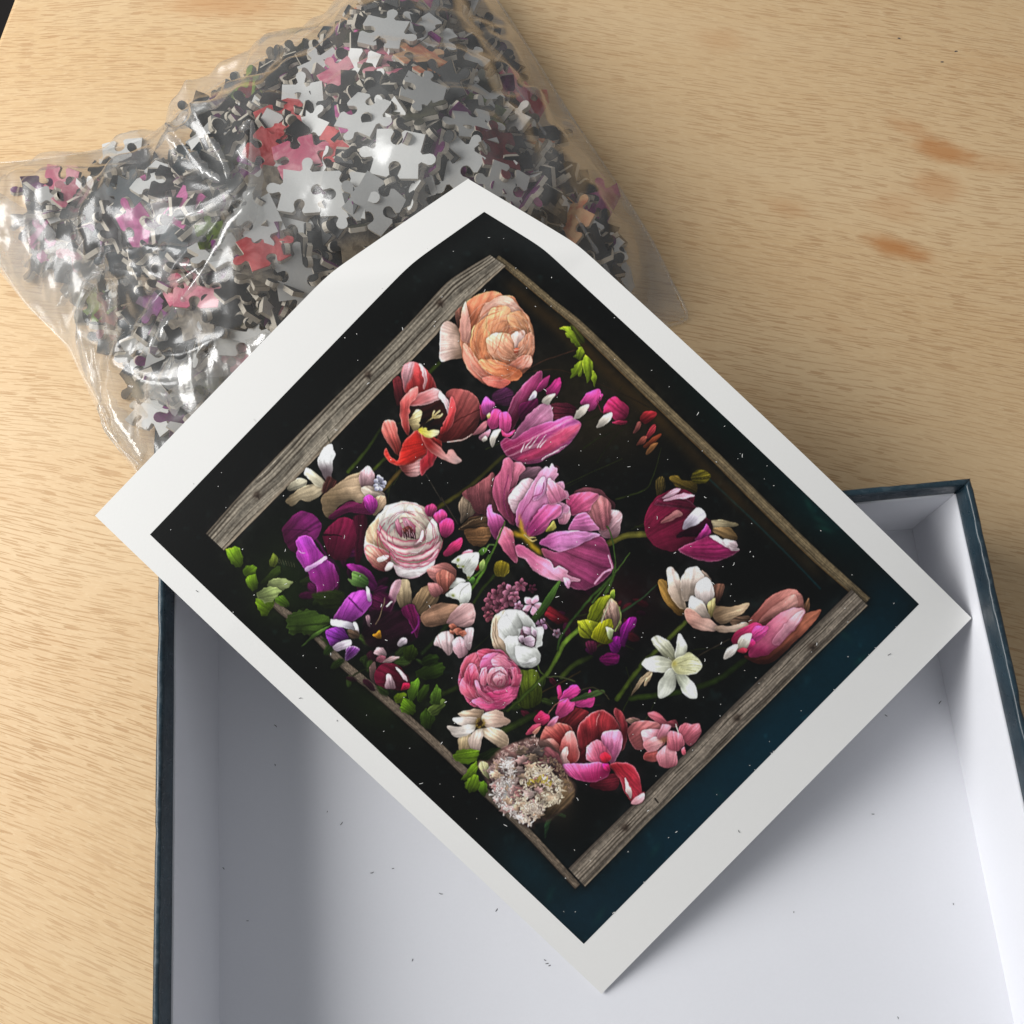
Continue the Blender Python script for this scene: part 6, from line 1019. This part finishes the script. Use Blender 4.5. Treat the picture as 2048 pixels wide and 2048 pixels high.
# --- the clear film
def film_material(name, haze, tint, rough, refl=.040):
    m = bpy.data.materials.new(name); m.use_nodes = True; nt = m.node_tree; nt.nodes.clear(); T = NT(nt)
    out = nt.nodes.new('ShaderNodeOutputMaterial'); P = pos(nt)
    nb = T.math('ADD', T.noise(P, 70, 4, .6), T.math('MULTIPLY', T.noise(P, 420, 3, .6), .25)); nrm = T.bump(nb, .10, .003)
    tr = nt.nodes.new('ShaderNodeBsdfTransparent'); tr.inputs[0].default_value = (*tint, 1)
    gl = nt.nodes.new('ShaderNodeBsdfGlossy'); gl.inputs['Roughness'].default_value = rough; gl.inputs[0].default_value = (1, 1, 1, 1); nt.links.new(nrm, gl.inputs['Normal'])
    df = nt.nodes.new('ShaderNodeBsdfDiffuse'); df.inputs[0].default_value = (.82, .82, .80, 1)
    tl = nt.nodes.new('ShaderNodeBsdfTranslucent'); tl.inputs[0].default_value = (.82, .82, .80, 1)
    d2 = nt.nodes.new('ShaderNodeMixShader'); d2.inputs[0].default_value = .5; nt.links.new(df.outputs[0], d2.inputs[1]); nt.links.new(tl.outputs[0], d2.inputs[2])
    hz = T.ramp(T.noise(P, 28, 4, .6), .3, .7, haze * .55, haze * 1.35)
    a = nt.nodes.new('ShaderNodeMixShader'); nt.links.new(hz, a.inputs[0]); nt.links.new(tr.outputs[0], a.inputs[1]); nt.links.new(d2.outputs[0], a.inputs[2])
    fr_ = nt.nodes.new('ShaderNodeLayerWeight'); fr_.inputs[0].default_value = .5; nt.links.new(nrm, fr_.inputs['Normal'])   # facing term: same from both sides of a thin sheet
    f2 = T.math('ADD', refl, T.math('MULTIPLY', T.math('POWER', fr_.outputs['Facing'], 4.0), .8), True)
    b_ = nt.nodes.new('ShaderNodeMixShader'); nt.links.new(f2, b_.inputs[0]); nt.links.new(a.outputs[0], b_.inputs[1]); nt.links.new(gl.outputs[0], b_.inputs[2])
    g2 = nt.nodes.new('ShaderNodeBsdfGlossy'); g2.inputs['Roughness'].default_value = .42; g2.inputs[0].default_value = (1, 1, 1, 1)
    e_ = nt.nodes.new('ShaderNodeMixShader'); nt.links.new(T.ramp(T.noise(P, 45, 4, .6, 1.0), .35, .70, .008, .05), e_.inputs[0]); nt.links.new(b_.outputs[0], e_.inputs[1]); nt.links.new(g2.outputs[0], e_.inputs[2])
    nt.links.new(e_.outputs[0], out.inputs['Surface']); return m
FILM = film_material('clear_bag_film', .12, (.985, .985, .98), .20)
FILM0 = film_material('clear_bag_underside', .06, (.99, .985, .97), .3)
FILM2 = film_material('creased_bag_film', .24, (.98, .98, .97), .18)
FOLD = film_material('folded_bag_film', .24, (.98, .98, .97), .15, .12)
bag = empty('plastic_bag', (-.09, .16, 0))
tag(bag, 'clear creased plastic bag filled with jigsaw pieces on the table', 'plastic bag')
bag_off = np.array([-.09, .16, 0])
film = np.where(bd > 0, np.clip(HEAP + .0012, .0016, 1), .0016)
film = np.maximum(film, (np.minimum(hm, HEAP + .003) + .0006) * (bd > .012))
k3 = np.ones((5, 5)) / 25.0
def blur(a, n=1):
    for _ in range(n):
        p = np.pad(a, 2, mode='edge'); a = sum(p[dy:dy + a.shape[0], dx:dx + a.shape[1]] for dy in range(5) for dx in range(5)) / 25.0
    return a
film = blur(film, 4) + .0008
# the film rides over every piece
av = np.concatenate(ALLV + [np.array(rest_V)]); ceil_ = np.zeros_like(film)
ii = np.clip(((av[:, 0] - gx0) / gs).round().astype(int), 0, GNX - 1); jj = np.clip(((av[:, 1] - gy0) / gs).round().astype(int), 0, GNY - 1); np.maximum.at(ceil_, (jj, ii), av[:, 2])
for _ in range(3):
    p_ = np.pad(ceil_, 2, mode='edge'); ceil_ = np.max([p_[dy:dy + GNY, dx:dx + GNX] for dy in range(5) for dx in range(5)], 0)
film = np.maximum(film, blur(ceil_, 2) + .0006)
left = np.clip((-.075 - gX) / .06, 0, 1); edge_w = np.exp(-(np.clip(bd, 0, 1) / .018) ** 2)
ridge = lambda a: 1 - np.abs(np.clip(a, -1.6, 1.6)) / .8
film = film + (np.clip(bd / .01, 0, 1)) * (.0026 * left * ridge(n1 + .4 * n2) + .0008 * left * ridge(n2) + .0006 * n2) + edge_w * .0016 * np.clip(n2 + n3 * .25, -1, 2) * (bd > 0)
# long creases, traced from the photograph
def crease(px, amp, wd, lift=.004, sharp=1.0):
    global film
    q = np.array([px_on_heap(x, y, lift)[:2] for x, y in px]); q = spline(q, False, 6)
    x0, y0 = q.min(0) - .03; x1, y1 = q.max(0) + .03
    sl = (slice(max(int((y0 - gy0) / gs), 0), int((y1 - gy0) / gs)), slice(max(int((x0 - gx0) / gs), 0), int((x1 - gx0) / gs)))
    d, f = line_dist(q, gX[sl], gY[sl]); film[sl] += amp * np.exp(-(d / wd) ** sharp) * np.sin(np.pi * np.clip(f * .92 + .04, 0, 1)) ** .6
s_ = 1 / 2.76; s3 = 1 / 3.22
crease([(1385 * s_, 660 * s_), (1390 * s_, 900 * s_), (1385 * s_, 1060 * s_), (1300 * s_, 1220 * s_), (1180 * s_, 1390 * s_), (1010 * s_, 1640 * s_), (820 * s_, 1900 * s_), (258, 765)], .0075, .0045)
crease([(1180 * s_, 1390 * s_), (1080 * s_, 1460 * s_), (800 * s_, 1490 * s_), (560 * s_, 1560 * s_)], .0060, .0040)
crease([(920 * s_, 745 * s_), (1060 * s_, 870 * s_), (1220 * s_, 1000 * s_)], .0050, .0030); crease([(1095 * s_, 680 * s_), (1190 * s_, 820 * s_), (1248 * s_, 960 * s_)], .0045, .0028)
crease([(1080 * s_, 530 * s_), (1085 * s_, 680 * s_)], .0035, .0028); crease([(1340 * s_, 1080 * s_), (1100 * s_, 1160 * s_), (900 * s_, 1220 * s_)], .0022, .0040); crease([(1340 * s_, 1080 * s_), (1100 * s_, 1030 * s_), (800 * s_, 990 * s_)], .0022, .0040)
crease([(820 * s3, 450 + 1030 * s3), (1200 * s3, 450 + 880 * s3), (1600 * s3, 450 + 740 * s3)], .0060, .0050); crease([(820 * s3, 450 + 1030 * s3), (1050 * s3, 450 + 1110 * s3), (1330 * s3, 450 + 1120 * s3)], .0045, .0040); crease([(755 * s3, 450 + 430 * s3), (700 * s3, 450 + 580 * s3), (640 * s3, 450 + 660 * s3)], .0035, .0030)
crease([(880 * s3, 450 + 480 * s3), (850 * s3, 450 + 640 * s3), (840 * s3, 450 + 760 * s3)], .0035, .0030); crease([(560 * s3, 450 + 480 * s3), (800 * s3, 450 + 440 * s3), (1170 * s3, 450 + 460 * s3)], .0045, .0030)
crease([(1000, 150), (1060, 250), (1140, 400), (1230, 560)], .0022, .0050); crease([(905, 0), (990, 110), (1060, 190), (1110, 330)], .0020, .0045)
film = np.where(bd > 0, film, film)
# cut the film to the footprint
ok = bd > -.0004; i, j = np.meshgrid(np.arange(GNX - 1), np.arange(GNY - 1)); a = (j * GNX + i).ravel(); okr = ok.ravel()
F = np.stack([a, a + 1, a + GNX + 1, a + GNX], 1); F = F[okr[F].all(1)]
def compact(P, F):
    u, inv = np.unique(F, return_inverse=True); return P[u], inv.reshape(F.shape)
taper = np.clip(bd / .004, 0, 1) ** .7; zf_ = .0012 + (film - .0012) * taper
# never above the underside of the print
Pk = np.stack([gX.ravel(), gY.ravel(), zf_.ravel()], 1)
sa, sb = np.meshgrid(np.linspace(0, LA, 150), np.linspace(0, LB, 200)); SP = sheet(sa.ravel(), sb.ravel())
cap = np.full(HEAP.shape, 1.0); ii = ((SP[:, 0] - gx0) / gs).astype(int); jj = ((SP[:, 1] - gy0) / gs).astype(int); m = (ii >= 2) & (ii < GNX - 2) & (jj >= 2) & (jj < GNY - 2)
for dx in (-2, -1, 0, 1, 2):
    for dy in (-2, -1, 0, 1, 2): np.minimum.at(cap, (jj[m] + dy, ii[m] + dx), SP[m, 2] - .0016)
Pk[:, 2] = np.minimum(Pk[:, 2], cap.ravel())
P2, F2 = compact(Pk - bag_off, F); fast_mesh('top_film', P2, F2, FILM, bag)
Pb = np.stack([gX.ravel(), gY.ravel(), np.full(gX.size, .0006) + .0003 * (1 + np.clip(n3.ravel(), -1, 1)) * .5], 1); P2, F2 = compact((Pb - bag_off)[::1], F); fast_mesh('bottom_film', P2, F2, FILM0, bag)
# folded side gusset along the left end: inner edge raised, outer edge on the table
inner = spline([(-8, 380), (40, 412), (83, 435), (130, 485), (170, 507), (203, 540), (192, 572), (170, 606), (166, 634), (184, 682), (190, 730), (203, 776), (196, 808), (206, 850), (240, 892), (282, 930)], False, 8)
outer = spline([(-60, 470), (-20, 520), (20, 570), (60, 620), (100, 655), (128, 690), (148, 722), (160, 748), (175, 780), (190, 812), (200, 835), (215, 862), (232, 890), (250, 915), (264, 935), (276, 950)], False, 8)
nn = len(inner); rows = 15; V = np.zeros((rows, nn, 3)); gr_ = np.random.default_rng(12); wv = smooth_noise(rows + 2, nn + 2, 3.2, gr_)
for k in range(nn):
    zi = .016 + .010 * math.exp(-((k - nn * .38) / (nn * .22)) ** 2); zi = max(zi, heap_at(*px_z(*inner[k], .02)[:2]) * .5 + .008)
    A_p = px_z(*inner[k], zi); B_p = px_z(*outer[k], .0020)
    for r_ in range(rows):
        t = r_ / (rows - 1); q_ = A_p * (1 - t) + B_p * t; q_[2] = zi * (1 - t) ** .8 * (1 + .35 * math.sin(t * math.pi)) + .0020 * t + wv[r_, k] * .0016 * math.sin(math.pi * min(t + .12, 1)); q_[2] = max(q_[2], .0014)
        V[r_, k] = q_
i, j = np.meshgrid(np.arange(nn - 1), np.arange(rows - 1)); a = (j * nn + i).ravel(); F = np.stack([a, a + nn, a + nn + 1, a + 1], 1)
fast_mesh('side_fold', V.reshape(-1, 3) - bag_off, F, FILM2, bag)
# pulled folds of film: narrow curled ribbons that catch the window
LPOS = np.array([-0.90, 0.19, 0.68])
def fold(px, wpx, lift=.003, curl=.55, seed=0):
    r = np.random.default_rng(seed); q = spline(px, False, 9); n = len(q); U_ = np.linspace(-1, 1, 9); V = []
    wob = np.interp(np.arange(n), np.linspace(0, n, 12), r.normal(0, 1, 12)); wo2 = np.interp(np.arange(n), np.linspace(0, n, 26), r.normal(0, 1, 26))
    Pp = np.array([px_on_heap(x, y, lift) for x, y in q])
    for k in range(n):
        P_ = Pp[k]; t_ = Pp[min(k + 1, n - 1)] - Pp[max(k - 1, 0)]; t_ /= np.linalg.norm(t_) + 1e-9
        vv = CAM_C - P_; vv /= np.linalg.norm(vv); ll = LPOS - P_; ll /= np.linalg.norm(ll); h_ = vv + ll; h_ /= np.linalg.norm(h_)
        s2 = np.cross(h_, t_); s2 /= np.linalg.norm(s2) + 1e-9; nn2 = np.cross(t_, s2)
        if nn2[2] < 0: nn2 = -nn2
        f_ = math.sin(math.pi * (k + .3) / (n - .4)) ** .7; hw = wpx / 2 / 4600. * f_ * (1 + .35 * wob[k] * .6)
        for u_ in U_: V.append(P_ + s2 * hw * (u_ + .25 * wo2[k]) - nn2 * curl * hw * (u_ * u_ - .3) + nn2 * .0004 * wo2[k] - bag_off)
    m_ = len(U_); F = np.array([(k * m_ + c, k * m_ + c + 1, (k + 1) * m_ + c + 1, (k + 1) * m_ + c) for k in range(n - 1) for c in range(m_ - 1)])
    fast_mesh('film_fold', np.array(V), F, FOLD, bag)
sc1 = lambda L: [(x * s_, y * s_) for x, y in L]
sc3 = lambda L: [(x * s3, 450 + y * s3) for x, y in L]
for k, (L, w_, lf, cu) in enumerate((
        (sc1([(1385, 655), (1392, 820), (1388, 1000), (1360, 1110), (1290, 1230), (1200, 1370), (1100, 1520), (1010, 1640)]), 40, .005, .8),
        (sc3([(1180, 460), (1100, 590), (1000, 740), (900, 880), (835, 1005)]), 46, .004, .6),
        (sc1([(1080, 1465), (960, 1460), (820, 1500), (690, 1540), (590, 1590)]), 42, .004, .7),
        (sc1([(1150, 1440), (1000, 1540), (830, 1600), (640, 1620)]), 18, .003, 1.0),
        (sc1([(890, 735), (1000, 830), (1110, 930), (1215, 1005)]), 30, .004, .8),
        (sc1([(1095, 680), (1170, 790), (1235, 910), (1250, 985)]), 15, .004, 1.0),
        (sc1([(1085, 530), (1088, 620), (1060, 690)]), 10, .003, 1.0),
        (sc1([(1385, 660), (1350, 690), (1335, 720)]), 22, .003, .6),
        (sc1([(1310, 830), (1340, 880), (1310, 930)]), 16, .003, 1.0),
        (sc1([(960, 1220), (1150, 1150), (1330, 1090)]), 14, .003, 1.2),
        (sc3([(830, 1035), (1000, 985), (1200, 930), (1400, 880), (1600, 800), (1740, 700)]), 70, .007, .22),
        (sc3([(860, 1045), (1040, 1040), (1200, 1010), (1380, 960), (1560, 900)]), 100, .005, .16),
        (sc3([(900, 1075), (1100, 1095), (1330, 1105)]), 26, .003, .6),
        (sc3([(680, 455), (710, 500), (700, 560)]), 22, .003, .7), (sc3([(870, 475), (850, 580), (840, 680)]), 18, .003, .9),
        (sc3([(640, 500), (650, 590), (640, 680)]), 14, .003, 1.0), (sc3([(1230, 250), (1300, 330), (1310, 380)]), 16, .003, .9), (sc3([(1390, 310), (1400, 370)]), 16, .003, .9),
        (sc3([(690, 1060), (720, 1180), (790, 1300), (880, 1440), (915, 1520)]), 34, .006, .6),
        (sc3([(640, 1150), (680, 1290), (760, 1400)]), 18, .004, .8), (sc3([(360, 520), (450, 420), (560, 340), (640, 270)]), 24, .008, .9),
        (sc3([(600, 760), (620, 900), (650, 1010)]), 12, .004, 1.0), ([(990, 120), (1050, 205), (1105, 300), (1160, 400)], 9, .003, 1.4), ([(1150, 430), (1200, 520), (1240, 600)], 10, .003, 1.4))):
    fold(L, w_, lf, cu, k)
# heat-sealed seam bead along the footprint edge
q = spline(np.vstack([FOOT, FOOT[:1]]), False, 4); V = []; F = []
for k, (x, y) in enumerate(q):
    t_ = q[min(k + 1, len(q) - 1)] - q[max(k - 1, 0)]; t_ /= np.linalg.norm(t_) + 1e-9; nn_ = np.array([-t_[1], t_[0]])
    for d, z in ((-.0006, .0009), (0, .0016), (.0006, .0012)): V.append((x + nn_[0] * d - bag_off[0], y + nn_[1] * d - bag_off[1], z))
F = np.array([(3 * k + c, 3 * k + c + 1, 3 * k + c + 4, 3 * k + c + 3) for k in range(len(q) - 1) for c in range(2)])
fast_mesh('sealed_seam', np.array(V), F, FILM2, bag)

# ------------------------------------------------------------------ paper dust
drng = np.random.default_rng(77)
def flecks(name, items, m, lab):
    V = []; F = []
    for p, n, ang, l, w_, h in items:
        n = Vector(n).normalized(); x = Vector((math.cos(ang), math.sin(ang), 0)); x = (x - n * x.dot(n)).normalized(); y = n.cross(x); p = Vector(p); b_ = len(V); cv = drng.normal(0, .25) * l
        for (s, t_) in ((-1, -1), (0, -1), (1, -1), (1, 1), (0, 1), (-1, 1)):
            q_ = p + x * (s * l / 2) + y * (t_ * w_ / 2 * (1.0 if s == 0 else .6) + (cv * .3 if s == 0 else 0)); V.append(q_ + n * h); 
        for (s, t_) in ((-1, -1), (0, -1), (1, -1), (1, 1), (0, 1), (-1, 1)):
            q_ = p + x * (s * l / 2) + y * (t_ * w_ / 2 * (1.0 if s == 0 else .6) + (cv * .3 if s == 0 else 0)); V.append(q_)
        F += [(b_, b_ + 1, b_ + 4, b_ + 5), (b_ + 1, b_ + 2, b_ + 3, b_ + 4)] + [(b_ + k, b_ + 6 + k, b_ + 6 + (k + 1) % 6, b_ + (k + 1) % 6) for k in range(6)]
    o = mesh_obj(name, V, F, m); tag(o, lab, 'paper dust', None, 'stuff')
WD, _, _ = mat('white_paper_dust', (.80, .79, .76), .9, .1); DD, _, _ = mat('dark_card_dust', (.09, .09, .095), .9, .1)
it = []
for k in range(270):
    a_ = LA * (.5 + np.clip(drng.normal(0, .26), -.42, .42)); b_ = LB * (.5 + np.clip(drng.normal(0, .26), -.43, .43))
    if k > 190: a_ = drng.uniform(PA0, PA1); b_ = drng.uniform(PB0, PB1)
    p3 = sheet(np.array([a_, a_ + .001, a_]), np.array([b_, b_, b_ + .001])); n_ = np.cross(p3[1] - p3[0], p3[2] - p3[0]); n_ /= np.linalg.norm(n_)
    big = drng.uniform() < .16; l = drng.uniform(.0008, .0014) if big else drng.uniform(.00018, .0005)
    it.append((p3[0] + n_ * .00005, n_, drng.uniform(0, 6.28), l, min(l, drng.uniform(.00015, .00028)), .00008))
flecks('white_dust', it, WD, 'tiny white paper fibres scattered over the printed flowers')
it = []
for x, y in ((447, 1737), (744, 1745), (786, 1737), (683, 1647), (882, 1787), (825, 1920), (1090, 1920), (1094, 1927), (1099, 1931), (993, 1820), (551, 1452), (550, 1530), (1880, 1405), (1772, 1431), (1746, 1628)):
    p_ = px_z(x, y, ZF + .00003); it.append((p_, (0, 0, 1), drng.uniform(0, 3.14), drng.uniform(.0008, .0016), .00028, .0001))
for k in range(6):
    it.append(((drng.uniform(-.135, .135), drng.uniform(-.20, -.05), ZF + .00003), (0, 0, 1), drng.uniform(0, 3.14), drng.uniform(.0003, .0009), .00022, .0001))
for k in range(5):
    a_ = drng.uniform(.003, LA - .003); b_ = drng.uniform(.003, PB0 - .002) if k % 2 else drng.uniform(.003, LB)
    if k % 2 == 0: a_ = drng.uniform(.002, PA0 - .002)
    it.append((sheet(np.array([a_]), np.array([b_]))[0] + np.array([0, 0, .0001]), (-.1, -.25, 1), drng.uniform(0, 3.14), drng.uniform(.0004, .0013), .0002, .00008))
for x, y in ((1798, 77), (1912, 103), (1884, 124)): it.append((px_z(x, y, .00005), (0, 0, 1), drng.uniform(-.5, .5), .0013, .0006, .00012))
flecks('dark_dust', it, DD, 'small dark card fibres in the box and on the table')
